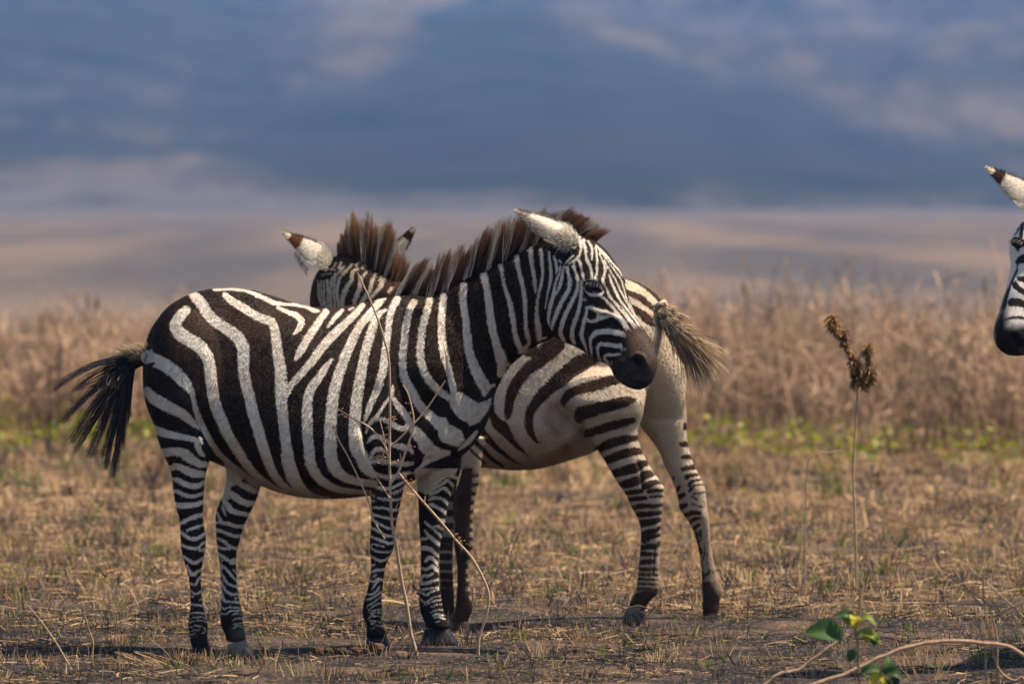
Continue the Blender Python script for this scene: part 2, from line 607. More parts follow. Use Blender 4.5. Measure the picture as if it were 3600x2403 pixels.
def make_ear(parent, base, tip, widths, cup, bands, bulge_dir, bend=0.0, low=0):
    """a cupped leaf of skin: widths are (t, left mm, right mm) either side of the centre line"""
    base, tip = np.asarray(base, float), np.asarray(tip, float)
    ax = tip - base; L = np.linalg.norm(ax); ax /= L
    bd = np.asarray(bulge_dir, float); bd -= ax * (bd @ ax); bd /= np.linalg.norm(bd)
    sd = np.cross(ax, bd)
    W = np.asarray(widths, float)
    ts = np.linspace(0, 1, 22); us = np.linspace(-1, 1, 15)
    wl = np.interp(ts, W[:, 0], W[:, 1]) * 0.001; wr = np.interp(ts, W[:, 0], W[:, 2]) * 0.001
    outer, inner, col = [], [], []
    for i, t in enumerate(ts):
        for u in us:
            w = wr[i] * u if u > 0 else wl[i] * u
            cu = cup * (1 - u * u) * math.sin(math.pi * min(1, 0.25 + t * 0.72)) * 0.001
            p = base + ax * L * t + sd * w + bd * (cu + bend * 0.001 * t * t)
            outer.append(p); inner.append(p - bd * (0.004 if abs(u) < 0.99 else 0.0015))
            c = (0.60, 0.54, 0.46)
            for (t0, t1, cc) in bands:
                if t0 <= t < t1: c = cc
            if abs(u) > 0.97 and t > 0.35: c = tuple(0.30 * q for q in c)
            if low * u > -0.2 and t < 0.8: c = tuple(q * (1 - 0.58 * min(1, (low * u + 0.2) * 1.6)) for q in c)  # shade along the lower side painted into the ear colour
            c = tuple(q * (0.96 + 0.08 * rng.random()) for q in c)
            col.append(c)
    n, mq = len(ts), len(us)
    v = np.array(outer + inner)
    f = []
    def q(a, b, o, flip):
        z = [o + a * mq + b, o + a * mq + b + 1, o + (a + 1) * mq + b + 1, o + (a + 1) * mq + b]
        return z[::-1] if flip else z
    for a in range(n - 1):
        for b in range(mq - 1):
            f.append(q(a, b, 0, False)); f.append(q(a, b, n * mq, True))
        for b in (0, mq - 1):
            z = [a * mq + b, (a + 1) * mq + b, n * mq + (a + 1) * mq + b, n * mq + a * mq + b]
            f.append(z)
    o = fast_quads('ear', v, np.array(f), np.array(col + [(0.25 * c[0], 0.22 * c[1], 0.2 * c[2]) for c in col]), M_ear, parent, True)
    # short hair over the back of the ear, a fringe along both rims and longer hair at the base
    OUT = np.array(outer); CL = np.array(col)
    g = np.random.default_rng(11)
    k = g.integers(0, len(OUT), 900)
    e1 = g.integers(0, n, 700) * mq + np.where(g.random(700) < 0.5, 0, mq - 1)
    e2 = g.integers(0, 5, 700) * mq + g.integers(0, mq, 700)
    k = np.concatenate([k, e1, e2])
    m_ = len(k)
    r = OUT[k] + g.normal(0, 0.002, (m_, 3)) + (ax * (g.random((m_, 1)) - 0.5)) * L / n
    uu = np.array([us[q % mq] for q in k])
    Lh = np.concatenate([0.006 + 0.003 * g.random(900), 0.007 + 0.006 * g.random(700), 0.014 + 0.012 * g.random(700)])
    dr = ax * 0.8 + bd * (0.25 + 0.25 * g.random((m_, 1))) + sd * (uu * 0.5)[:, None] + g.normal(0, 0.25, (m_, 3))
    tp = r + dr / np.linalg.norm(dr, axis=1)[:, None] * Lh[:, None]
    ribbons('ear_hair', M_fur, r, (r + tp) / 2, tp, 0.0016, 0.0006, CL[k] * 0.95, np.minimum(CL[k] * 1.05, 0.75), o, 2, flat=bd * 2.2)
    return o

def almond(center, right, up, out, w, h, rad, tilt=0):
    """an eyelid rim as a swept closed tube"""
    pts = []
    for k in range(25):
        a = k / 24 * 2 * math.pi
        x = math.cos(a) * w; y = math.sin(a) * h * (1 - 0.15 * math.cos(a))
        pts.append(center + right * x + up * y + out * (0.004 * (1 - (x / w) ** 2)))
    return np.array(pts)

def uv_ball(c, r, right, up, out, seg=20, rings=12):
    v, f = [], []
    for i in range(rings + 1):
        th = math.pi * i / rings
        for j in range(seg):
            ph = 2 * math.pi * j / seg
            v.append(c + right * r[0] * math.sin(th) * math.cos(ph) + up * r[1] * math.cos(th) + out * r[2] * math.sin(th) * math.sin(ph))
    for i in range(rings):
        for j in range(seg):
            f.append([i * seg + j, i * seg + (j + 1) % seg, (i + 1) * seg + (j + 1) % seg, (i + 1) * seg + j])
    return np.array(v), f

def add_eye(parent, at, right, up, out, size=1.0):
    right, up, out = (np.asarray(a, float) / np.linalg.norm(a) for a in (right, up, out))
    c = np.asarray(at, float)
    v, f = uv_ball(c - out * 0.012 * size, (0.026 * size, 0.017 * size, 0.018 * size), right, up, out)
    e = new_mesh('eye', v, f, M_eye, parent)
    t = Tubes()
    rim = almond(c, right, up, out, 0.030 * size, 0.016 * size, 0.004, 0)
    t.add(rim, 0.0050 * size, 8, 1, (0.012, 0.010, 0.010))
    t.build('eyelid', M_twig, e)
    n = 40
    a = rng.uniform(0.25, 2.7, n)
    root = c + np.cos(a)[:, None] * right * 0.029 * size + np.sin(a)[:, None] * up * 0.016 * size + out * 0.004
    tip = root + out * 0.020 * size - up * (0.012 + 0.010 * rng.random((n, 1))) * size + right * (np.cos(a)[:, None] * 0.008)
    mid = (root + tip) / 2 + out * 0.008 * size
    ribbons('eyelash', M_hair, root, mid, tip, 0.0012, 0.0005, np.tile((0.05, 0.045, 0.045), (n, 1)), np.tile((0.22, 0.21, 0.21), (n, 1)), e, 3)
    return e

def mane(parent, base, top, depth, n, colf, tipcol, lean=0.0, thick=12, clump=26, spread=0.5, tipz=0.0, dfun=None, tf=None):
    """upright mane from a crest line (frame positions) to a line of tips"""
    b = catmull(base, 8); tpt = catmull(top, 8)
    sb = np.r_[0, np.cumsum(np.hypot(*np.diff(b[:, :2], axis=0).T))]; sb /= sb[-1]
    st = np.r_[0, np.cumsum(np.hypot(*np.diff(tpt[:, :2], axis=0).T))]; st /= st[-1]
    u = rng.random(n)
    cl = np.round(u * clump + rng.normal(0, 0.12, n)) / clump      # clumps of hair lean together at the tip
    ut = np.clip(u * (1 - spread) + cl * spread + rng.normal(0, 0.012, n), 0, 1)
    bx, by = np.interp(u, sb, b[:, 0]), np.interp(u, sb, b[:, 1])
    tx, ty = np.interp(ut, st, tpt[:, 0]), np.interp(ut, st, tpt[:, 1])
    FN = clump * 7
    fi = np.clip(np.round(u * FN + rng.normal(0, 0.25, n)), 0, FN).astype(int)
    ut = np.clip(0.62 * ut + 0.38 * (fi / FN * (1 - spread) + cl * spread) + rng.normal(0, 0.002, n), 0, 1)
    fl_ = rng.normal(0, 0.11, FN + 1)[fi]; fd_ = rng.normal(0, 0.012, FN + 1)[fi]; fx_ = rng.normal(0, 6.0, FN + 1)[fi]
    lat = rng.normal(0, 0.45, n)
    d = dfun(bx) if dfun else np.interp(u, np.linspace(0, 1, len(depth)), depth)
    cj = np.sin(cl * clump * 2.4) * 0.06 + np.sin(cl * clump * 5.1 + 1) * 0.03
    ln = np.clip(1.05 + 0.8 * fl_ + cj - np.abs(rng.normal(0, 0.30, n)), 0.25, 1.2) * (1 - 0.10 * np.abs(lat))
    by = by + 14 + 7 * np.abs(lat)
    root = P(bx, by, d + lat * thick * 0.001)
    full = P(bx + fx_ * ln + (tx - bx) * ln, by + (ty - by) * ln, d + lat * thick * 0.0016 + fd_ + rng.normal(0, 0.004, n) + tipz)
    mid = (root + full) / 2 + rng.normal(0, 0.008, (n, 3)) + np.array([-lean, 0, 0]) * 0.001
    c0, mix = colf(bx, by)
    c1 = np.tile(tipcol, (n, 1)) * (0.6 + 0.7 * rng.random((n, 1)))
    c1 = np.where(mix[:, None] > 0.5, c1 * 0.25 + np.array((0.36, 0.32, 0.27)), c1)
    if tf is not None: root, mid, full = tf(root), tf(mid), tf(full)
    return ribbons('mane', M_hair, root, mid, full, 0.0024 * (0.7 + 0.6 * rng.random(n)), 0.0006, c0, c1, parent, 4, 2.0)

# ------------------------------------------------------------------ the near zebra (flank to the camera, head turned right)
def dN(x): return 30.05 + 0.0003 * (np.asarray(x, float) - 600)

def trunk(rows, df, shift=0.0):
    return [(x, t, x, b, h, df(x) + shift, df(x) + shift) for x, t, b, h in rows]

def near_trunk_parts():
    parts = []
    tr = [(512, 1235, 1330, 40), (530, 1170, 1430, 105), (560, 1120, 1500, 145), (605, 1070, 1560, 178), (680, 1030, 1600, 208), (760, 1014, 1625, 222),
          (850, 1013, 1668, 236), (950, 1038, 1718, 250), (1050, 1070, 1745, 258), (1150, 1082, 1752, 255),
          (1250, 1070, 1746, 245), (1330, 1052, 1732, 225), (1420, 1037, 1700, 198), (1500, 1042, 1660, 178),
          (1580, 1070, 1625, 155), (1640, 1130, 1580, 130), (1690, 1210, 1510, 100), (1720, 1300, 1430, 60), (1732, 1340, 1390, 25)]
    parts.append(ring_loft(trunk(tr, dN), 40, 3, 0.22))
    h = lambda off: (lambda y: off)
    hind = limb('S', [(600, 680, 1090, 1090, 0.5), (545, 760, 1160, 1160, 0.62), (520, 795, 1260, 1260, 0.80), (517, 790, 1400), (546, 755, 1500)], h(29.965), 0.92) + \
        limb('D4', [(105, 425, 100), (150, 410, 200), (182, 385, 300), (192, 375, 400), (210, 370, 500), (228, 370, 560), (232, 380, 630),
                    (236, 389, 680), (241, 381, 760), (260, 369, 830), (281, 357, 910), (293, 362, 1000), (295, 368, 1080), (287, 385, 1150),
                    (281, 400, 1210), (291, 397, 1270), (300, 405, 1330), (305, 405, 1350)], h(29.95), 0.9)
    parts.append(ring_loft(hind, 28, 3))
    hind2 = limb('S', [(700, 780, 1180, 1180, 0.5), (630, 900, 1300, 1300, 0.7), (640, 930, 1440)], h(30.16), 0.8) + \
        limb('D4', [(470, 770, 60), (500, 745, 180), (515, 735, 300), (503, 712, 390), (478, 692, 450), (455, 667, 505), (447, 640, 560),
                    (449, 616, 610), (451, 604, 660), (456, 590, 710), (463, 576, 760), (470, 570, 820), (478, 573, 900), (482, 582, 1000),
                    (482, 598, 1080), (476, 611, 1150), (481, 616, 1210), (503, 626, 1255), (520, 636, 1310)], h(30.21), 0.85)
    parts.append(ring_loft(hind2, 28, 3))
    front = limb('S', [(1430, 1510, 1080, 1080, 0.4), (1385, 1550, 1180, 1180, 0.7), (1345, 1570, 1290), (1322, 1545, 1400), (1308, 1500, 1480)], h(30.19), 0.95) + \
        limb('E5', [(168, 440, 60), (178, 425, 160), (180, 405, 250), (180, 388, 330), (181, 368, 430), (182, 348, 520), (180, 330, 610),
                    (175, 322, 700), (175, 315, 750), (179, 290, 800), (182, 270, 850), (176, 260, 910), (167, 255, 960), (155, 248, 1010),
                    (140, 246, 1060), (130, 250, 1110), (131, 248, 1150), (148, 240, 1190), (158, 258, 1225), (152, 275, 1260), (155, 278, 1285)], h(30.16), 0.9)
    parts.append(ring_loft(front, 28, 3))
    front2 = limb('S', [(1400, 1640, 1350), (1430, 1640, 1480)], h(30.42), 0.8) + \
        limb('E5', [(440, 738, 150), (455, 730, 260), (460, 692, 350), (468, 665, 420), (472, 645, 500), (473, 634, 570), (478, 620, 640),
                    (483, 606, 700), (486, 595, 780), (486, 592, 850), (483, 597, 950), (479, 606, 1010), (475, 612, 1060), (480, 620, 1110),
                    (492, 632, 1150), (508, 650, 1190), (515, 668, 1225)], h(30.42), 0.9)
    parts.append(ring_loft(front2, 28, 3))
    return parts

def near_tail_dock():
    p = [px('TL', q)[0] for q in ((1120, 560), (1050, 580), (980, 600), (920, 625), (880, 650))]
    return [(a[0] - 8, a[1] - r, a[0] + 8, a[1] + r, r * 0.9, 30.02, 30.02) for a, r in zip(p, (34, 30, 27, 26, 20))]

zN = empty('zebra', tuple(P(1100, 2290, 30.2) * np.array([1, 1, 0])))
partsN = near_trunk_parts()
neckN = [(1330, 1065, 1560, 1620, 150, 30.30, 30.32), (1430, 1045, 1680, 1490, 132, 30.33, 30.35), (1520, 1035, 1738, 1385, 112, 30.35, 30.36),
         (1620, 985, 1772, 1312, 98, 30.35, 30.35), (1720, 945, 1830, 1252, 90, 30.33, 30.33), (1800, 902, 1888, 1212, 86, 30.31, 30.31),
         (1870, 865, 1935, 1190, 84, 30.29, 30.29), (1930, 835, 1960, 1170, 84, 30.27, 30.27), (1975, 822, 1980, 1130, 70, 30.26, 30.26)]
partsN.append(ring_loft(neckN, 36, 3))
hd = px('C', (480, 212), (600, 224), (690, 262), (768, 340), (835, 450), (866, 560), (900, 655), (950, 745), (1000, 825), (1040, 910), (1057, 985), (1035, 1055), (985, 1110))
hv = px('C', (395, 480), (383, 660), (408, 805), (480, 868), (552, 896), (622, 935), (682, 976), (735, 1000), (778, 1025), (800, 1078), (832, 1115), (872, 1140), (912, 1150))
ht = (60, 92, 106, 108, 103, 90, 76, 66, 61, 63, 60, 50, 28)
dc = np.linspace(30.26, 30.10, 13)
partsN.append(ring_loft([(a[0], a[1], b[0], b[1], t, d - 0.015, d + 0.015) for a, b, t, d in zip(hd, hv, ht, dc)], 40, 4))
partsN.append(ring_loft(near_tail_dock(), 16, 3))
meN, coN = join_remesh('body', partsN, 0.0055, 5)
XN, YN = proj(coN)
norN = get_normals(meN)
sideN = np.clip(-norN[:, 1] * 2.2 + 0.1, 0, 1)
marksN = [
    ('A', [(930, 880, 30), (960, 1010, 30), (1020, 1120, 34), (1060, 1190, 30)], -14),       # flank fold
    ('A', [(800, 1000, 90), (860, 900, 90)], 10), ('A', [(1010, 620, 60), (1030, 760, 60)], 5),
    ('A', [(970, 1120, 22), (975, 1190, 22)], 7),
    ('B', [(660, 1400, 40), (690, 1300, 40), (740, 1180, 40)], -9),                          # behind the shoulder
    ('B', [(820, 1320, 90), (860, 1220, 90)], 9), ('B', [(1010, 1220, 50), (1100, 1310, 50), (1220, 1420, 50)], -6),
    ('B', [(1250, 1180, 70), (1300, 1280, 70)], 8), ('B', [(1000, 700, 60), (1000, 950, 60)], -4),
    ('W', [(60, 500, 40), (80, 650, 40), (120, 800, 36), (130, 880, 30)], -13),
    ('W', [(580, 1000, 26), (660, 940, 26), (780, 860, 26)], -8), ('W', [(560, 820, 30), (620, 900, 30)], 5),
    ('H4', [(880, 950, 26), (890, 1100, 26), (930, 1200, 22)], -9),                          # behind the jaw
    ('H4', [(1100, 900, 160), (1040, 1050, 150)], 9),                                         # cheek
    ('H1', [(700, 950, 50), (800, 965, 50)], 8), ('H1', [(560, 860, 60), (700, 800, 60)], -4),
    ('H1', [(720, 1050, 45), (800, 1060, 40)], -7), ('H1', [(700, 1150, 40), (800, 1170, 40)], 4),
    ('H2', [(480, 160, 40), (620, 220, 40), (760, 250, 34), (880, 320, 30)], 7),              # cheek bone
    ('H2', [(700, 380, 80), (850, 420, 70)], -5),
    ('H2', [(1130, 880, 40), (1180, 930, 40)], -22), ('H2', [(1060, 850, 22), (1130, 800, 22), (1230, 840, 22), (1270, 940, 22)], 6),
    ('H2', [(900, 950, 16), (970, 1080, 14), (1060, 1200, 14), (1110, 1215, 14)], -7),
    ('H2', [(860, 860, 40), (920, 900, 40)], 6), ('H2', [(950, 1180, 40), (1020, 1225, 40)], 5),
    ('L1', [(330, 1140, 40), (400, 1160, 40)], 3), ('L1', [(350, 1350, 30), (450, 1500, 30)], -3),
    ('L1', [(450, 1300, 30), (480, 1500, 30)], 2), ('L2', [(490, 200, 24), (500, 500, 24), (510, 700, 24)], 3),
    ('L3', [(400, 960, 60), (420, 1060, 60)], 4),
]
coN = sculpt(coN, norN, XN, YN, sideN, marksN)
set_co(meN, coN)
norN = get_normals(meN)
XN, YN = proj(coN)

def paint_near_body(c):
    w = c.white
    w('A', [[(640, 615, 90), (740, 660, 85), (800, 700, 85), (860, 760, 80), (905, 815, 50), (925, 870, 32), (940, 940, 38), (965, 1010, 42), (1005, 1090, 42), (1060, 1180, 40), (1120, 1245, 35), (1200, 1310, 35), (1290, 1380, 38), (1400, 1437, 40), (1500, 1470, 40)],
            [(640, 825, 60), (690, 875, 75), (770, 920, 75), (850, 960, 65), (910, 1010, 50), (958, 1055, 15)],
            [(690, 1060, 60), (760, 1085, 52), (830, 1100, 42), (900, 1115, 38), (945, 1130, 34), (952, 1170, 36), (975, 1210, 30), (992, 1225, 12)],
            [(968, 1118, 26), (975, 1140, 22)],
            [(725, 1205, 58), (800, 1195, 55), (860, 1200, 58), (910, 1235, 58), (960, 1270, 46), (1010, 1275, 34)],
            [(775, 1300, 40), (825, 1285, 42), (900, 1315, 50), (960, 1330, 45), (1000, 1335, 38)],
            [(880, 330, 60), (838, 375, 72), (815, 425, 80), (845, 475, 88), (900, 512, 90), (960, 550, 88), (1000, 600, 82), (1022, 660, 78), (1032, 740, 78), (1042, 830, 78), (1062, 920, 76), (1095, 1000, 74), (1130, 1080, 70), (1170, 1150, 66), (1220, 1230, 62), (1270, 1300, 56), (1330, 1360, 50), (1410, 1415, 42), (1520, 1462, 34)],
            [(925, 238, 60), (958, 272, 70), (982, 300, 74), (1010, 350, 74), (1060, 400, 74), (1120, 440, 74), (1190, 490, 80), (1225, 550, 82), (1232, 620, 78), (1232, 700, 74), (1247, 780, 74), (1267, 860, 74), (1290, 960, 74), (1320, 1060, 72), (1350, 1160, 70), (1380, 1250, 64), (1425, 1345, 56), (1490, 1415, 44), (1600, 1480, 34)],
            [(1120, 238, 38), (1160, 275, 48), (1220, 310, 54), (1290, 355, 54), (1350, 385, 54), (1400, 400, 54), (1422, 450, 60), (1432, 520, 65), (1442, 600, 70), (1457, 680, 78), (1460, 760, 82), (1462, 840, 84), (1466, 920, 74), (1474, 1000, 70), (1485, 1100, 70), (1502, 1200, 68), (1528, 1300, 65), (1575, 1400, 56), (1640, 1470, 40)],
            [(1050, 208, 14), (1150, 203, 15), (1240, 213, 18), (1320, 240, 26), (1380, 270, 28), (1440, 290, 20), (1568, 300, 18)]])
    w('B', [[(0, 590, 22), (60, 610, 28), (110, 635, 30), (200, 645, 18), (300, 658, 18), (350, 680, 28), (380, 685, 20)],
            [(135, 662, 26), (190, 690, 26), (245, 710, 38), (278, 745, 44), (265, 790, 36), (230, 826, 12)],
            [(430, 690, 42), (400, 730, 44), (360, 790, 50), (320, 850, 54), (290, 900, 54), (262, 950, 42), (242, 982, 18)],
            [(530, 680, 24), (500, 710, 30), (465, 750, 26), (440, 785, 12)], [(595, 665, 14), (572, 677, 14)],
            [(655, 650, 34), (620, 690, 40), (560, 750, 50), (500, 805, 55), (445, 862, 58), (395, 920, 60), (345, 990, 54), (292, 1050, 50), (240, 1110, 44), (205, 1150, 44), (185, 1190, 48)],
            [(462, 982, 22), (420, 1040, 44), (380, 1100, 55), (342, 1150, 60), (320, 1210, 65), (315, 1280, 70), (315, 1350, 70), (316, 1430, 70), (322, 1500, 72), (330, 1568, 74)],
            [(775, 608, 50), (740, 650, 48), (690, 710, 50), (640, 770, 52), (602, 840, 58), (570, 910, 64), (540, 980, 68), (512, 1060, 70), (490, 1130, 72), (475, 1200, 75), (465, 1280, 78), (458, 1370, 80), (456, 1460, 82), (458, 1568, 86)],
            [(795, 680, 18), (748, 708, 42), (720, 770, 54), (695, 850, 60), (672, 930, 62), (655, 1010, 65), (640, 1090, 68), (625, 1170, 72), (613, 1260, 75), (606, 1350, 78), (608, 1440, 86), (618, 1520, 95), (650, 1580, 90)],
            [(865, 615, 50), (840, 660, 45), (820, 720, 42), (812, 790, 44), (802, 860, 48), (793, 930, 54), (786, 1000, 55), (775, 1060, 56), (750, 1130, 46), (725, 1200, 44), (700, 1260, 44), (680, 1320, 34), (664, 1362, 16)],
            [(968, 632, 46), (942, 680, 46), (926, 740, 48), (915, 810, 48), (908, 880, 48), (900, 950, 50), (900, 1020, 52), (906, 1080, 56), (930, 1130, 55), (960, 1180, 54), (990, 1240, 58), (1030, 1290, 62), (1080, 1335, 60), (1130, 1380, 60)],
            [(1068, 612, 42), (1050, 680, 44), (1030, 750, 48), (1016, 830, 48), (1010, 900, 50), (1011, 970, 50), (1026, 1040, 50), (1050, 1090, 52), (1090, 1140, 50), (1140, 1185, 48), (1190, 1215, 44), (1230, 1240, 44)],
            [(1152, 588, 42), (1145, 650, 44), (1138, 720, 48), (1136, 790, 50), (1140, 860, 54), (1150, 940, 54), (1170, 1010, 50), (1190, 1080, 45), (1205, 1140, 42), (1215, 1200, 46)],
            [(1275, 528, 48), (1270, 600, 48), (1276, 680, 48), (1289, 750, 48), (1291, 830, 50), (1301, 900, 55), (1321, 980, 58), (1345, 1050, 66), (1380, 1110, 76), (1405, 1150, 72)],
            [(1395, 460, 48), (1410, 520, 45), (1425, 600, 44), (1436, 680, 42), (1445, 750, 42), (1460, 830, 46), (1480, 910, 58), (1505, 980, 80)]])
    w('D4', [[(879, 170, 72), (898, 260, 70), (930, 335, 66), (985, 392, 48), (1060, 422, 28), (1150, 432, 14)],
             [(1019, 170, 72), (1040, 250, 70), (1090, 320, 60), (1170, 370, 48), (1260, 390, 38), (1390, 396, 26)],
             [(1151, 170, 84), (1175, 250, 80), (1230, 300, 62), (1310, 330, 54), (1420, 345, 46)],
             [(1342, 180, 90), (1362, 240, 80), (1410, 290, 50)]])
    w('H5', [[(5, 700, 60), (15, 850, 70), (45, 1000, 90), (90, 1130, 115), (160, 1270, 130), (215, 1390, 150), (205, 1490, 90)],
             [(230, 50, 62), (260, 300, 72), (282, 480, 80), (312, 620, 98), (355, 750, 104), (388, 850, 100), (405, 950, 112), (440, 1060, 130), (450, 1150, 140), (425, 1225, 90)],
             [(480, 1080, 70), (560, 1105, 50), (620, 1095, 30)], [(280, 1400, 60), (340, 1380, 40)],
             [(700, 920, 60), (760, 915, 50), (830, 890, 36)]])
    w('H4', [[(240, 320, 62), (265, 450, 50), (290, 600, 50), (330, 720, 55), (360, 820, 68), (380, 920, 78), (400, 1020, 80), (415, 1120, 75), (430, 1220, 70), (452, 1320, 80), (490, 1420, 84), (540, 1490, 80)],
             [(460, 200, 68), (470, 300, 68), (490, 400, 62), (520, 520, 62), (550, 650, 62), (570, 780, 60), (576, 900, 54), (578, 1000, 54), (581, 1100, 55), (591, 1200, 64), (611, 1300, 68), (630, 1385, 58), (590, 1440, 52), (545, 1475, 50)],
             [(650, 20, 78), (655, 150, 72), (665, 260, 62), (680, 360, 54), (692, 450, 54), (705, 550, 54), (714, 620, 40), (715, 705, 10)],
             [(790, 110, 48), (800, 200, 50), (806, 300, 54), (815, 400, 44), (806, 520, 40), (786, 620, 42), (757, 740, 42), (741, 850, 44), (735, 950, 50), (740, 1060, 64), (756, 1180, 76), (770, 1280, 78), (770, 1345, 60)],
             [(800, 1330, 36), (860, 1315, 26)],
             [(905, 140, 34), (910, 250, 40), (930, 380, 54), (931, 480, 56), (912, 600, 44), (886, 700, 30), (866, 820, 18), (851, 925, 10)]])
    w('W', [[(250, 30, 60), (200, 150, 54), (150, 250, 46), (100, 340, 36), (58, 440, 16)],
            [(380, 50, 30), (372, 130, 44), (330, 200, 36), (280, 265, 34), (238, 335, 38), (200, 390, 44), (150, 440, 44), (110, 490, 34), (85, 570, 16)],
            [(390, 185, 46), (430, 260, 74), (490, 330, 84), (540, 400, 80), (562, 460, 74), (505, 518, 60), (425, 500, 64), (350, 450, 64), (280, 420, 50), (205, 412, 40)],
            [(1300, 550, 40), (1250, 620, 60), (1180, 690, 60), (1110, 745, 30)],
            [(560, 470, 70), (620, 520, 60)]],
      [[(610, 470), (680, 520), (790, 640), (850, 710), (910, 740), (1020, 760), (1020, 800), (900, 850), (780, 900), (650, 990), (590, 1020), (690, 910), (740, 800), (680, 760), (640, 660), (590, 600), (570, 540)],
       [(720, 350), (960, 400), (1000, 470), (1130, 530), (1170, 620), (1170, 650), (1100, 720), (940, 670), (890, 620), (870, 540), (800, 460)],
       [(1030, 120), (1100, 110), (1200, 160), (1260, 200), (1330, 240), (1470, 180), (1440, 300), (1340, 440), (1230, 490), (1200, 450), (1100, 400), (1050, 320), (1010, 250)]])
    w('W', [[(110, 670, 26), (150, 620, 50), (220, 605, 54), (300, 640, 42), (350, 680, 42), (420, 712, 58), (500, 722, 78), (560, 735, 60), (600, 785, 36)],
            [(140, 850, 28), (170, 770, 58), (240, 745, 58), (310, 775, 46), (345, 800, 26)],
            [(145, 890, 40), (220, 870, 58), (320, 890, 54), (420, 900, 58), (520, 905, 58), (600, 900, 40)],
            [(140, 980, 24), (220, 1030, 50), (320, 1052, 54), (420, 1042, 50), (520, 1010, 44), (575, 1000, 30)]])

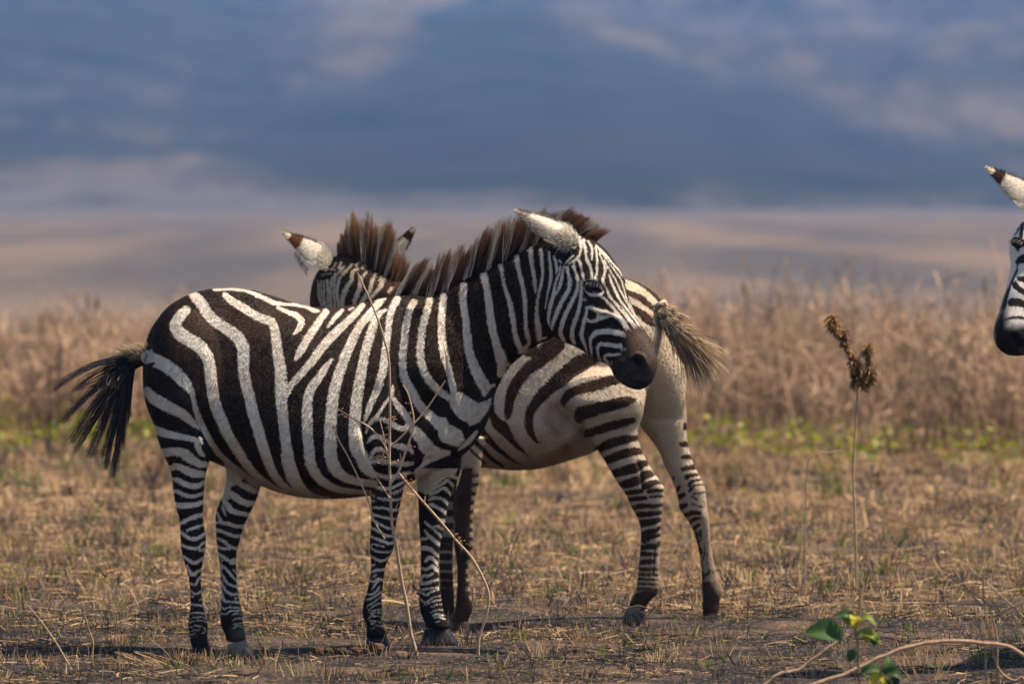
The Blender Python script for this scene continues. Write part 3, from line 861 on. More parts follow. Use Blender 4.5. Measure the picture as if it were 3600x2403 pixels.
def paint_near_legs(c):
    w = c.white
    w('L3', [[(240, 120, 40), (320, 190, 50), (420, 220, 54), (520, 215, 44), (620, 170, 44), (750, 105, 34)],
             [(240, 290, 34), (300, 320, 34)], [(540, 280, 30), (630, 250, 32), (730, 195, 30)],
             [(350, 350, 34), (430, 365, 38), (520, 375, 38), (620, 370, 34), (690, 335, 18)], [(245, 375, 30), (300, 396, 28)],
             [(245, 480, 34), (350, 482, 34), (450, 490, 38), (530, 512, 34), (620, 510, 28), (650, 492, 20)],
             [(250, 560, 38), (340, 595, 38), (430, 615, 40), (530, 635, 32), (620, 628, 22)],
             [(250, 635, 38), (340, 690, 38), (420, 735, 40), (500, 765, 35), (570, 760, 25)],
             [(250, 752, 38), (340, 800, 40), (420, 850, 40), (500, 875, 38), (580, 868, 25)],
             [(245, 875, 38), (340, 915, 40), (420, 945, 42), (500, 975, 38), (575, 955, 25)],
             [(430, 1020, 22), (350, 1000, 26), (280, 980, 24), (250, 1000, 22), (260, 1040, 25), (310, 1075, 32), (400, 1095, 34), (480, 1095, 28), (548, 1072, 20)],
             [(235, 1135, 38), (310, 1185, 40), (390, 1215, 42), (450, 1200, 32), (500, 1160, 20)],
             [(255, 1275, 30), (305, 1270, 28)], [(265, 1370, 34), (330, 1340, 42), (390, 1340, 38), (450, 1328, 28)],
             [(285, 1435, 25), (320, 1410, 28)], [(230, 1490, 40), (300, 1500, 34), (345, 1460, 30), (420, 1480, 34)]])
    w('L4', [[(270, 500, 26), (300, 450, 24), (340, 410, 24), (360, 380, 24)], [(205, 570, 28), (270, 575, 26), (330, 530, 26), (375, 460, 20)],
             [(190, 650, 22), (250, 640, 26), (310, 600, 24), (370, 560, 24), (415, 528, 20)], [(200, 742, 16), (280, 690, 20), (350, 640, 20), (410, 598, 18)],
             [(215, 805, 14), (280, 745, 18), (350, 710, 20), (405, 700, 14)], [(245, 835, 14), (310, 790, 18), (410, 778, 16)],
             [(270, 850, 13), (330, 825, 16), (410, 830, 12)], [(220, 915, 14), (250, 885, 18), (320, 880, 18), (400, 890, 14)],
             [(235, 940, 14), (310, 945, 16), (395, 965, 14)], [(260, 985, 12), (330, 1005, 13), (400, 1022, 10)], [(260, 1050, 11), (310, 1040, 11)]])
    w('L3', [[(1450, 75, 45), (1350, 40, 60), (1270, 30, 70), (1180, 100, 60)], [(1400, 195, 40), (1330, 120, 54), (1280, 110, 60), (1190, 180, 50), (1100, 220, 60)],
             [(1360, 310, 34), (1290, 230, 50), (1230, 215, 54), (1150, 260, 50), (1070, 290, 60)], [(1320, 440, 45), (1250, 370, 48), (1180, 345, 52), (1100, 350, 50), (1050, 370, 46)],
             [(1300, 565, 50), (1240, 520, 54), (1170, 480, 54), (1090, 440, 50), (1050, 440, 40)], [(1290, 675, 50), (1200, 650, 50)],
             [(1000, 680, 34), (1050, 730, 44), (1110, 760, 34), (1130, 740, 30), (1180, 740, 40), (1250, 785, 30)], [(1130, 790, 34), (1180, 840, 44), (1240, 905, 30)],
             [(990, 800, 25), (1040, 850, 44), (1100, 910, 60), (1170, 970, 60), (1220, 1015, 40)], [(945, 910, 40), (1010, 910, 44), (1050, 880, 34)],
             [(930, 1040, 60), (1010, 1040, 70), (1080, 1060, 60), (1130, 1110, 50), (1200, 1165, 40)], [(1000, 1220, 40), (1040, 1180, 60), (1090, 1170, 60), (1140, 1220, 50), (1190, 1275, 40)],
             [(940, 1310, 30), (1020, 1330, 50), (1090, 1290, 50), (1150, 1330, 60), (1185, 1362, 40)], [(935, 1480, 40), (970, 1420, 40), (1040, 1420, 40), (1100, 1390, 34)],
             [(930, 1530, 44), (1030, 1520, 50), (1100, 1490, 44), (1190, 1470, 40)]],
      [[(860, -60), (1450, -60), (1420, 10), (1300, 60), (1200, 150), (1120, 200), (1090, 280), (1000, 300), (960, 260), (870, 250)]])
    w('L4', [[(930, 540, 30), (1010, 590, 28), (1060, 560, 28), (1110, 530, 26), (1180, 510, 24)], [(935, 500, 24), (1000, 510, 24), (1070, 495, 28), (1180, 480, 28)],
             [(930, 645, 18), (1010, 690, 22), (1080, 640, 20), (1130, 610, 18), (1210, 600, 18)], [(1000, 720, 14), (1080, 690, 16), (1150, 660, 18), (1225, 650, 16)],
             [(1080, 750, 18), (1150, 720, 20), (1230, 710, 16)], [(1080, 830, 18), (1130, 800, 20), (1240, 790, 16)], [(1100, 870, 18), (1160, 850, 22), (1255, 870, 16)],
             [(1120, 910, 18), (1180, 890, 20), (1275, 920, 16)], [(1140, 960, 14), (1200, 950, 14)]])
    w('L1', [[(320, 0, 60), (400, 50, 90), (480, 90, 98), (560, 120, 80), (640, 130, 50)],
             [(135, 170, 60), (230, 140, 70), (300, 170, 80), (400, 230, 90), (500, 260, 94), (610, 260, 76)], [(175, 320, 54), (270, 340, 74), (350, 390, 80), (450, 420, 84), (540, 410, 78), (620, 368, 56)],
             [(180, 480, 54), (270, 500, 58), (360, 545, 58), (450, 560, 54), (540, 540, 50), (615, 508, 46)], [(215, 680, 84), (320, 690, 90), (420, 685, 84), (520, 670, 74), (605, 638, 64)],
             [(290, 940, 40), (340, 910, 68), (420, 868, 64), (500, 840, 64), (610, 806, 58)], [(390, 1030, 34), (450, 1005, 42), (520, 980, 44), (605, 955, 42)],
             [(285, 1035, 24), (330, 1080, 44), (400, 1130, 54), (480, 1150, 54), (560, 1120, 52), (625, 1075, 44)],
             [(295, 1220, 38), (380, 1260, 44), (460, 1280, 44), (540, 1270, 40), (590, 1210, 34), (650, 1188, 32)], [(550, 1310, 38), (640, 1288, 38)],
             [(300, 1375, 38), (370, 1410, 44), (440, 1465, 58), (500, 1475, 58), (560, 1440, 48), (615, 1405, 40)], [(375, 1530, 44), (395, 1550, 50)]])
    w('L2', [[(380, 110, 44), (405, 160, 44), (440, 210, 58), (480, 230, 58), (520, 190, 44), (580, 155, 34)], [(400, 265, 28), (415, 240, 20)],
             [(430, 345, 24), (480, 370, 30), (510, 350, 30), (535, 290, 30), (575, 255, 22)], [(420, 430, 24), (470, 480, 32), (520, 490, 34), (590, 448, 28)],
             [(430, 525, 20), (470, 535, 20)], [(560, 570, 28), (610, 565, 26)], [(430, 635, 22), (500, 640, 24), (560, 650, 24), (615, 655, 20)], [(450, 690, 13)],
             [(420, 765, 20), (490, 750, 20), (560, 755, 22), (620, 762, 18)], [(410, 845, 10), (500, 810, 12), (570, 810, 13), (640, 832, 10)], [(405, 882, 9), (480, 870, 10), (560, 855, 12), (650, 882, 9)],
             [(400, 962, 10), (470, 935, 11), (560, 935, 12), (620, 960, 12), (630, 1020, 10), (590, 1040, 8)], [(415, 1012, 9), (480, 995, 11), (560, 985, 9)], [(440, 1050, 8), (500, 1040, 9)], [(460, 1090, 7), (510, 1075, 8)]])
    w('L1', [[(1130, 400, 78), (1200, 430, 88), (1300, 480, 88), (1400, 490, 58)], [(990, 520, 78), (1050, 570, 108), (1130, 630, 98), (1230, 660, 88), (1345, 648, 58)],
             [(905, 620, 40), (950, 700, 88), (1000, 760, 88), (1100, 790, 68), (1240, 812, 66)], [(870, 700, 24), (890, 760, 34), (920, 830, 24)], [(795, 780, 28), (830, 850, 38), (860, 920, 54), (950, 940, 58), (1050, 970, 58), (1180, 970, 54)],
             [(760, 925, 34), (830, 920, 38)], [(775, 1020, 44), (860, 1040, 48), (950, 1080, 48), (1050, 1110, 52), (1145, 1100, 46)], [(775, 1130, 34), (850, 1160, 42), (920, 1200, 44), (980, 1260, 48), (1080, 1280, 46)],
             [(775, 1220, 34), (840, 1270, 40), (900, 1285, 40), (970, 1280, 40)], [(795, 1330, 30), (860, 1380, 44), (920, 1420, 48), (960, 1450, 30)], [(815, 1360, 18), (870, 1450, 20)], [(820, 1510, 30), (870, 1565, 30)]],
      [[(900, 100), (1160, 250), (1130, 380), (985, 430), (970, 600), (920, 620), (890, 700), (860, 600), (890, 300)], [(970, 1430), (1065, 1405), (1065, 1480), (1000, 1510), (960, 1480)]])
    w('L2', [[(820, 55, 28), (870, 110, 34), (930, 160, 38), (980, 220, 38), (1040, 290, 34), (1070, 312, 24)], [(835, 170, 24), (880, 250, 34), (930, 330, 38), (990, 370, 38), (1085, 402, 34)], [(1020, 160, 28), (1060, 212, 20)],
             [(840, 300, 30), (890, 400, 34), (930, 460, 40), (1000, 500, 38), (1090, 495, 34)], [(840, 400, 40), (865, 500, 42), (900, 590, 42), (980, 600, 36), (1110, 610, 34)], [(1040, 555, 24), (1100, 542, 24)],
             [(840, 655, 20), (900, 700, 22), (940, 680, 28), (1020, 675, 26), (1125, 692, 22)], [(850, 768, 18), (930, 770, 20), (970, 730, 22), (1030, 725, 22), (1125, 737, 18)], [(1000, 785, 20), (1050, 765, 20), (1125, 780, 16)],
             [(1010, 850, 18), (1060, 835, 20), (1135, 828, 16)], [(1010, 910, 20), (1080, 905, 22), (1145, 898, 16)], [(1010, 965, 18), (1070, 945, 20), (1150, 945, 14)]])

def paint_near_head(c):
    w = c.white
    w('H4', [[(975, 200, 28), (1000, 300, 44), (1010, 400, 34), (1000, 462, 12)], [(1060, 340, 28), (1050, 420, 28), (1015, 500, 30), (990, 590, 32), (970, 700, 50), (945, 800, 58), (920, 900, 55), (902, 1000, 48), (895, 1080, 38), (912, 1160, 20)],
             [(1110, 350, 30), (1085, 440, 40), (1070, 540, 50), (1040, 640, 48), (1000, 715, 44)], [(1155, 345, 36), (1170, 440, 44), (1190, 540, 60), (1180, 640, 64), (1130, 740, 62), (1080, 820, 62), (1040, 910, 62), (1005, 1000, 60), (975, 1080, 54), (950, 1160, 44), (943, 1215, 18)],
             [(1240, 340, 42), (1270, 430, 44), (1300, 530, 42), (1295, 640, 48), (1260, 740, 55), (1220, 820, 58), (1180, 900, 60), (1140, 980, 64), (1100, 1080, 64), (1075, 1170, 64), (1060, 1260, 60), (1090, 1330, 58), (1125, 1375, 24)],
             [(1355, 545, 30), (1350, 650, 40), (1346, 750, 50), (1330, 850, 54), (1310, 950, 55), (1272, 1060, 60), (1242, 1140, 62), (1221, 1220, 60), (1221, 1310, 64), (1250, 1395, 52)],
             [(1385, 790, 34), (1430, 815, 12)], [(1420, 900, 34), (1420, 960, 44), (1400, 1040, 52), (1380, 1120, 55), (1361, 1200, 60), (1352, 1290, 60), (1376, 1370, 48), (1410, 1460, 30), (1432, 1535, 10)],
             [(1040, 250, 26), (1075, 285, 20)], [(1130, 300, 18), (1190, 230, 22), (1240, 190, 26)], [(1180, 310, 18), (1240, 260, 24)]])
    w('H1', [[(765, 480, 20), (830, 540, 22), (900, 610, 22), (970, 700, 22), (1040, 780, 22), (1100, 850, 24), (1140, 915, 20)],
             [(800, 540, 14), (860, 600, 15), (920, 680, 15), (980, 770, 14), (1040, 850, 14), (1090, 920, 15), (1130, 1010, 15), (1160, 1120, 13), (1190, 1220, 12), (1250, 1320, 12), (1310, 1420, 13), (1370, 1520, 13)],
             [(880, 680, 14), (920, 770, 17), (970, 850, 18), (1020, 930, 19), (1060, 1010, 20), (1100, 1100, 20), (1150, 1200, 19), (1210, 1300, 18), (1270, 1400, 17), (1330, 1480, 16), (1390, 1560, 15)],
             [(940, 880, 14), (965, 940, 28), (985, 1010, 38), (1020, 1080, 38), (1060, 1170, 34), (1110, 1250, 30), (1170, 1330, 28), (1230, 1410, 26), (1300, 1500, 24), (1350, 1560, 22)],
             [(815, 590, 20), (850, 680, 24), (885, 760, 28), (890, 840, 32), (870, 920, 44), (860, 980, 40), (880, 1030, 28), (920, 1100, 34), (950, 1170, 38), (1000, 1240, 36), (1060, 1310, 34), (1120, 1390, 32), (1190, 1470, 30), (1250, 1550, 28)],
             [(840, 1190, 30), (890, 1220, 36), (940, 1280, 40), (1000, 1340, 40), (1060, 1410, 38), (1120, 1490, 36), (1180, 1560, 34)],
             [(1110, 1320, 13), (1160, 1390, 23), (1220, 1470, 26), (1280, 1550, 26)],
             [(540, 370, 40), (550, 440, 40), (560, 500, 40), (550, 580, 34), (525, 640, 40), (490, 670, 30)], [(600, 400, 34), (600, 460, 38), (625, 540, 40), (630, 620, 40), (645, 690, 44), (685, 770, 42), (705, 850, 32), (712, 930, 24)],
             [(650, 420, 24), (690, 470, 28), (715, 530, 30), (715, 600, 28), (707, 680, 12)], [(760, 510, 20), (775, 590, 28), (780, 680, 32), (780, 780, 32), (775, 870, 30), (750, 950, 24)],
             [(520, 680, 40), (555, 740, 44), (570, 820, 40), (585, 890, 34), (600, 950, 28)], [(470, 690, 20), (460, 760, 38)],
             [(615, 966, 26), (680, 950, 28), (750, 950, 28), (785, 962, 16)], [(603, 1070, 16), (640, 1130, 26), (690, 1160, 44), (760, 1166, 52), (830, 1150, 46), (866, 1112, 26)],
             [(470, 250, 30), (480, 350, 40), (470, 430, 34)], [(330, 330, 60), (400, 400, 60)]])
    w('H2', [[(450, 170, 38), (500, 160, 50), (570, 195, 70), (640, 215, 60), (720, 220, 50)], [(440, 310, 40), (480, 350, 40), (560, 340, 50), (640, 300, 68), (710, 290, 48), (740, 290, 30)], [(600, 230, 40), (600, 300, 60)],
             [(740, 240, 50), (800, 260, 58), (850, 290, 58), (900, 330, 48), (940, 380, 44), (970, 430, 38), (996, 480, 12)],
             [(512, 825, 18), (505, 760, 30), (495, 680, 40), (495, 600, 50), (530, 540, 68), (590, 505, 80), (680, 488, 80), (780, 492, 84), (880, 512, 88), (940, 532, 74), (965, 550, 40)],
             [(635, 892, 14), (610, 840, 34), (595, 770, 40), (595, 700, 50), (640, 665, 55), (720, 670, 58), (800, 680, 58), (870, 695, 58), (915, 695, 48), (925, 745, 28)], [(910, 660, 28), (912, 690, 34)],
             [(765, 955, 16), (700, 882, 44), (690, 835, 40), (740, 812, 44), (820, 815, 38), (900, 800, 32)], [(795, 900, 18), (780, 942, 14)], [(975, 730, 38), (960, 745, 34)],
             [(864, 234, 38), (910, 300, 40), (960, 370, 34), (1010, 430, 27), (1052, 484, 12)], [(994, 294, 28), (1050, 370, 26), (1107, 458, 13)], [(1024, 294, 26), (1080, 370, 24), (1140, 440, 14)],
             [(1104, 324, 22), (1150, 390, 20), (1195, 452, 12)], [(1134, 300, 15), (1180, 370, 15), (1230, 450, 12)]])
    mz = [[(1000, 500), (1060, 475), (1130, 440), (1250, 440), (1320, 560), (1450, 850), (1440, 960), (1320, 1180), (1000, 1300), (840, 1210), (770, 1000), (800, 900), (930, 790), (1010, 700), (990, 600)]]
    c.paint('H2', (0.034, 0.025, 0.022), 26, polys=mz)
    c.paint('H2', (0.15, 0.082, 0.050), 60, strokes=[[(1050, 560, 90), (1080, 640, 100), (1100, 700, 60)]], amt=0.9)
    c.paint('H2', (0.115, 0.084, 0.066), 50, strokes=[[(1200, 560, 90), (1270, 700, 90), (1340, 840, 60)], [(1200, 760, 60), (1290, 830, 60), (1330, 950, 40)]], amt=0.75)  # sunlight on the right side and nostril rim painted as lighter skin
    c.paint('H2', (0.060, 0.046, 0.038), 40, strokes=[[(1010, 1000, 60), (1080, 1120, 60), (1180, 1100, 60)], [(900, 1120, 50), (1000, 1220, 40)]], amt=0.7)
    c.paint('H2', (0.006, 0.005, 0.005), 20, strokes=[[(1120, 880, 60), (1170, 930, 70)], [(900, 950, 10), (970, 1080, 10), (1060, 1200, 10), (1110, 1215, 8)]])
    c.paint('H2', (0.13, 0.105, 0.09), 8, strokes=[[(925, 985, 6), (985, 1095, 8), (1065, 1205, 8), (1115, 1222, 6)]], amt=0.8)
    c.paint('H1', (0.010, 0.009, 0.009), 12, strokes=[[(620, 1015, 60), (720, 1045, 125), (830, 1055, 100), (885, 1075, 50)]])
    c.paint('H1', (0.010, 0.009, 0.009), 12, strokes=[[(380, 560, 90), (360, 620, 60)], [(270, 640, 20), (330, 690, 16)]])

def finish_near(c):
    # dust and wear of the coat
    c.paint('L2', (0.20, 0.15, 0.11), 40, polys=[[(1000, 985), (1160, 950), (1210, 1100), (1010, 1120)]], amt=0.55)
    c.paint('L2', (0.010, 0.009, 0.009), 24, polys=[[(430, 1100), (660, 1060), (720, 1220), (430, 1260)]])
    c.paint('L4', (0.012, 0.010, 0.010), 24, polys=[[(190, 1075), (430, 1050), (500, 1180), (170, 1200)], [(920, 1000), (1100, 1010), (1240, 960), (1330, 1060), (920, 1090)], [(900, 700), (1010, 760), (1060, 960), (960, 980)]])
    c.paint('W', (0.15, 0.13, 0.12), 60, polys=[[(1250, 280), (1340, 250), (1320, 380), (1240, 400)]], amt=0.35)
    c.paint('S', (0.22, 0.13, 0.07), 60, strokes=[[(760, 1640, 20), (900, 1700, 30), (1050, 1738, 34), (1200, 1748, 34), (1300, 1742, 20)]], amt=0.55)
    c.paint('TL', (0.30, 0.22, 0.14), 40, strokes=[[(980, 560, 30), (900, 580, 30)]], amt=0.8)
    c.dark('TL', [[(1010, 570, 12), (1000, 610, 12)], [(970, 570, 12), (960, 620, 14)], [(1060, 640, 20), (940, 670, 30)]])

def near_coat(X, Y):
    c = Coat(X, Y, 'dark')
    paint_near_body(c); paint_near_legs(c)
    return c

cN = near_coat(XN, YN)
# the head has its own pattern, laid over whatever the neck has there
hp = px('H4', (930, 150), (960, 480), (860, 930), (880, 1080), (960, 1240), (1100, 1400), (1500, 1700), (3000, 3000), (3000, -500), (1000, -200))
hm = np.full(len(XN), 50.0); sdf_poly(XN, YN, hp, hm, 40)
isH = (hm < 0) & (YN < 1420)
keep = cN.f.copy()
cN.f[isH] = 25.0
fh = cN.f.copy()
paint_near_head(cN)
cN.f = np.where(isH | (keep > 0), cN.f, np.minimum(cN.f, keep))
cN.white('TL', [[(1045, 548, 10), (1030, 590, 12)], [(1015, 550, 10), (995, 600, 12)], [(985, 560, 9), (965, 605, 10)]])
finish_near(cN)
cN.store(meN)
bodyN = body_object(meN, 'body', M_coatN, zN)
def flowN(p):
    X, Y = proj(p)
    hd_ = np.clip((X - 1900) / 80, 0, 1)[:, None] * (Y < 1420)[:, None]
    nk_ = (np.clip((X - 1560) / 120, 0, 1) * (Y < 1420))[:, None]
    lg_ = np.clip((Y - 1650) / 150, 0, 1)[:, None]
    a = np.array([-0.75, 0, -0.65]) * (1 - lg_) + np.array([-0.1, 0, -1.0]) * lg_
    a = a * (1 - nk_) + np.array([-0.45, 0, -0.9]) * nk_
    return a * (1 - hd_) + np.array([-0.35, 0, 0.8]) * hd_
def lenN(p):
    X, Y = proj(p)
    return np.where((X > 1900) & (Y < 1420), 0.005, np.where(Y > 1750, 0.005, np.where((X > 1450) & (Y < 1450), 0.009, 0.007)))
DARKS = [(0.006, 0.005, 0.004), (0.018, 0.011, 0.008), (0.044, 0.025, 0.016)]
coat_hair(bodyN, meN, coN, cN.f, cN.skin, 650000, flowN, lenN, DARKS, [(0.63, 0.55, 0.455), (0.67, 0.59, 0.50), (0.57, 0.48, 0.385)], brown=np.clip((1420 - YN) / 260, 0, 1) * np.clip((1560 - XN) / 300, 0, 1) * np.clip(0.55 + 0.6 * snoise(XN, YN, 71, 190), 0, 1))

hoof(zN, 'L2', ((432, 1250), (712, 1205)), ((430, 1395), (735, 1402)), 29.95, 0.85, M_hoof)
hoof(zN, 'L2', ((935, 1195), (1200, 1115)), ((935, 1345), (1290, 1338)), 30.21, 0.8, M_hoofg)
hoof(zN, 'L4', ((185, 1185), (468, 1150)), ((165, 1325), (525, 1335)), 30.16, 0.8, M_hoof)
hoof(zN, 'L4', ((985, 1060), (1312, 1035)), ((925, 1262), (1490, 1272)), 30.42, 0.66, M_hoof)

def mane_colours_near(bx, by):
    c = near_coat(np.asarray(bx, float), np.asarray(by, float) + 26)
    o = np.full(len(bx), 25.0)
    for s in ([(2010, 815, 12), (2008, 840, 12)], [(2035, 835, 10), (2030, 850, 8)]):
        sdf_stroke(np.asarray(bx, float), np.asarray(by, float), s, o)
    f = np.minimum(c.f, o)
    m = f < 0
    dark = np.array([0.016, 0.012, 0.011]); wh = np.array([0.55, 0.50, 0.44])
    k = (0.75 + 0.5 * rng.random((len(bx), 1)))
    return np.where(m[:, None], wh, dark) * k, m.astype(float)

dcr = lambda x: np.interp(x, [1380, 1620, 1800, 1975, 2100], [30.32, 30.35, 30.31, 30.26, 30.25])
mb = px('B', (855, 555), (930, 580), (1010, 592), (1080, 582), (1150, 560), (1260, 505), (1380, 455), (1500, 395)) + \
     px('C', (190, 340), (280, 290), (380, 235), (470, 212), (560, 222), (640, 245))
mt = px('B', (960, 420), (1050, 385), (1110, 420), (1160, 340), (1260, 318), (1350, 275), (1420, 200), (1500, 150)) + \
     px('C', (150, 140), (260, 115), (390, 78), (480, 62), (590, 92), (700, 145), (775, 200))
mane(zN, mb, mt, None, 17000, mane_colours_near, (0.20, 0.095, 0.055), 0, 18, 24, 0.36, dfun=dcr)

LOWN = -1
ears_white_tip = lambda tb: [(tb[0], tb[1], (0.085, 0.038, 0.016)), (tb[1], 1.01, (0.66, 0.58, 0.48))]
eb, et = px('C', (545, 262), (205, 84))
make_ear(zN, P(*eb, 30.16), P(*et, 30.22), [(0, 26, 30), (.15, 42, 45), (.35, 46, 48), (.55, 39, 41), (.75, 25, 26), (.9, 12, 12), (1, 3, 3)], 16, [(0.80, 0.97, (0.24, 0.19, 0.16))], (0.15, -0.85, 0.6), 10, LOWN)
make_ear(zN, P(2068, 848, 30.37), P(2030, 765, 30.44), [(0, 24, 24), (.3, 38, 38), (.6, 32, 32), (.85, 14, 14), (1, 2, 2)], 26, ears_white_tip((0.72, 0.9)), (-0.4, -0.6, 0.2))
# tuft of pale hair where the ear joins the head
n = 500
ex, ey = 1995 + rng.normal(0, 17, n), 846 + rng.normal(0, 12, n)
dz = surf_depth(coN, XN, YN, 1995, 862, 12) or 30.16
r0 = P(ex, ey, dz - 0.006)
tp = r0 + np.stack([rng.normal(-0.012, 0.012, n), rng.normal(-0.012, 0.006, n), rng.normal(-0.006, 0.012, n)], 1)
ribbons('ear_tuft', M_hair, r0, (r0 + tp) / 2 + [0, -0.004, 0.003], tp, 0.0028, 0.0008, np.tile((0.50, 0.45, 0.39), (n, 1)), np.tile((0.58, 0.52, 0.44), (n, 1)), zN, 3)

ex, ey = px('H1', (728, 1045))[0]
d0 = surf_depth(coN, XN, YN, ex, ey, 6) or 30.12
add_eye(zN, P(ex, ey, d0 - 0.002), (0.95, -0.1, -0.24), (0.22, -0.1, 0.95), (0.10, -1, 0.1), 1.05)
add_eye(zN, P(2165, 985, 30.33), (0.95, -0.1, -0.2), (0.2, 0.1, 0.95), (0.35, 1, 0.1), 1.0)

# ---- tail: the hairs hang in locks blown to the left
def tail_locks(parent, specs, name='tail_hair', tf=None, cols=((0.010, 0.009, 0.010), (0.022, 0.012, 0.008))):
    R, Md, T = [], [], []
    for (a, b, c, n, sp) in specs:
        q = px('TL', a, b, c)
        r = P(q[0][0] + rng.normal(0, 9, n), q[0][1] + rng.normal(0, 9, n), 30.02 + rng.normal(0, 0.016, n))
        md = P(q[1][0] + rng.normal(0, sp, n), q[1][1] + rng.normal(0, sp, n), 30.00 + rng.normal(0, 0.022, n))
        k = 1 - 0.25 * rng.random(n) ** 2
        t = P(q[2][0] + rng.normal(0, sp * 0.7, n), q[1][1] + (q[2][1] - q[1][1]) * k + rng.normal(0, 4, n), 29.98 + rng.normal(0, 0.03, n))
        R.append(r); Md.append(md); T.append(t)
    r, md, t = np.vstack(R), np.vstack(Md), np.vstack(T)
    md = 2 * md - (r + t) / 2 * 1.0
    md = (md + (r + t) / 2) / 2 * 0.9 + md * 0.1
    if tf is not None: r, md, t = tf(r), tf(md), tf(t)
    n = len(r)
    c0 = np.tile(cols[0], (n, 1)) * (0.6 + rng.random((n, 1))); c1 = np.tile(cols[1], (n, 1)) * (0.6 + rng.random((n, 1)))
    grey = rng.random(n) < 0.10
    c0[grey] = (0.10, 0.10, 0.105)
    return ribbons(name, M_tail, r, md, t, 0.0026, 0.0006, c0, c1, parent, 7)
LOCKS = [((880, 605), (640, 610), (372, 838), 70, 8), ((870, 630), (640, 690), (490, 862), 40, 9), ((880, 640), (660, 780), (505, 830), 24, 12), ((880, 650), (650, 800), (428, 1065), 70, 10),
         ((880, 660), (700, 830), (490, 1190), 80, 12), ((885, 670), (735, 880), (515, 1255), 90, 11), ((885, 680), (770, 900), (600, 1290), 60, 12),
         ((880, 670), (740, 980), (640, 1300), 60, 12), ((890, 680), (810, 950), (700, 1300), 60, 14), ((890, 680), (790, 1000), (735, 1375), 110, 10),
         ((890, 690), (850, 980), (785, 1435), 120, 10), ((895, 690), (875, 930), (840, 1250), 60, 8), ((897, 690), (898, 850), (885, 1060), 50, 6), ((850, 640), (770, 720), (790, 800), 60, 18), ((860, 640), (730, 700), (680, 860), 60, 22)]
tail_locks(zN, LOCKS)
n = 420
u = rng.random(n)
q0 = np.array(px('TL', (1050, 540))[0]); q1 = np.array(px('TL', (850, 590))[0])
bx, by = q0[0] + (q1[0] - q0[0]) * u, q0[1] + (q1[1] - q0[1]) * u + rng.normal(0, 6, n)
r0 = P(bx, by + 8, 30.02 + rng.normal(0, 0.01, n))
tp = P(bx - 22 - 45 * u * rng.random(n), by - 12 - 14 * rng.random(n), 30.02 + rng.normal(0, 0.02, n))
ribbons('tail_fringe', M_hair, r0, (r0 + tp) / 2 + [0, 0, 0.006], tp, 0.0026, 0.0006, np.tile((0.30, 0.24, 0.17), (n, 1)), np.tile((0.42, 0.32, 0.2), (n, 1)), zN, 4)
tag(zN, 'black and white zebra in front, standing side on with its head turned right', 'zebra', 'zebras')

# ------------------------------------------------------------------ the brown zebra behind
zF = empty('zebra', tuple(P(1900, 2170, 32.3) * np.array([1, 1, 0])))
dF = lambda x: 32.35 + 0 * np.asarray(x, float)
trF = [(2338, 1075, 1140, 24), (2322, 1052, 1215, 95), (2290, 1022, 1330, 150), (2245, 995, 1430, 185), (2190, 976, 1500, 208), (2100, 963, 1580, 225), (2000, 966, 1617, 245), (1900, 985, 1645, 255),
       (1800, 1000, 1652, 255), (1700, 1003, 1642, 242), (1600, 990, 1635, 212), (1500, 985, 1580, 178), (1430, 1020, 1480, 140), (1390, 1120, 1380, 50)]
partsF = [ring_loft(trunk(trF, dF), 40, 3, 0.2)]
cst = lambda d: (lambda y: d)
partsF.append(ring_loft(limb('S', [(2150, 2260, 1040, 1040, 0.5), (2080, 2316, 1150, 1150, 0.75), (2010, 2300, 1270), (1975, 2276, 1360)], cst(32.25), 0.85) +
    limb('G7', [(300, 815, 0), (360, 800, 100), (440, 768, 200), (515, 785, 300), (580, 835, 400), (625, 885, 480), (665, 928, 540), (705, 928, 600), (730, 922, 660), (765, 915, 720), (785, 912, 780),
                (790, 912, 850), (783, 908, 950), (775, 903, 1050), (768, 903, 1120), (755, 898, 1180), (738, 868, 1215), (718, 830, 1260), (705, 815, 1300)], cst(32.15), 0.78), 28, 3))
partsF.append(ring_loft(limb('S', [(2180, 2345, 1160), (2200, 2385, 1240), (2215, 2410, 1310), (2238, 2409, 1390)], cst(32.55), 0.82) +
    limb('G7', [(785, 1068, 100), (782, 1068, 160), (850, 1072, 250), (905, 1090, 330), (930, 1110, 400), (970, 1150, 480), (1000, 1182, 550), (1018, 1190, 620), (1030, 1195, 680), (1080, 1210, 750),
                (1115, 1213, 820), (1138, 1218, 900), (1155, 1235, 1000), (1163, 1255, 1080), (1163, 1278, 1140), (1166, 1285, 1190), (1168, 1273, 1240), (1168, 1268, 1310)], cst(32.58), 0.8), 28, 3))
partsF.append(ring_loft(limb('E5', [(540, 780, 60), (560, 760, 120), (590, 720, 250), (600, 700, 400), (600, 690, 600), (597, 680, 800), (599, 683, 920), (602, 687, 1010), (608, 690, 1080), (612, 690, 1140)], cst(32.45), 0.8), 24, 3))
partsF.append(ring_loft(limb('E5', [(700, 890, 60), (720, 870, 120), (735, 852, 240), (722, 845, 320), (695, 825, 400), (690, 808, 500), (690, 803, 600), (686, 804, 700), (697, 790, 780), (706, 776, 850), (708, 779, 950), (704, 790, 1010),
                (700, 798, 1060), (694, 803, 1110), (682, 782, 1160), (670, 772, 1205)], cst(32.0), 0.8), 24, 3))
nk = [(1560, 992, 1480, 1450, 140, 32.35, 32.35), (1440, 995, 1380, 1340, 115, 32.4, 32.4), (1350, 962, 1270, 1250, 96, 32.44, 32.44), (1285, 920, 1200, 1190, 88, 32.47, 32.47), (1240, 900, 1190, 1180, 84, 32.5, 32.5)]
partsF.append(ring_loft(nk, 32, 3))
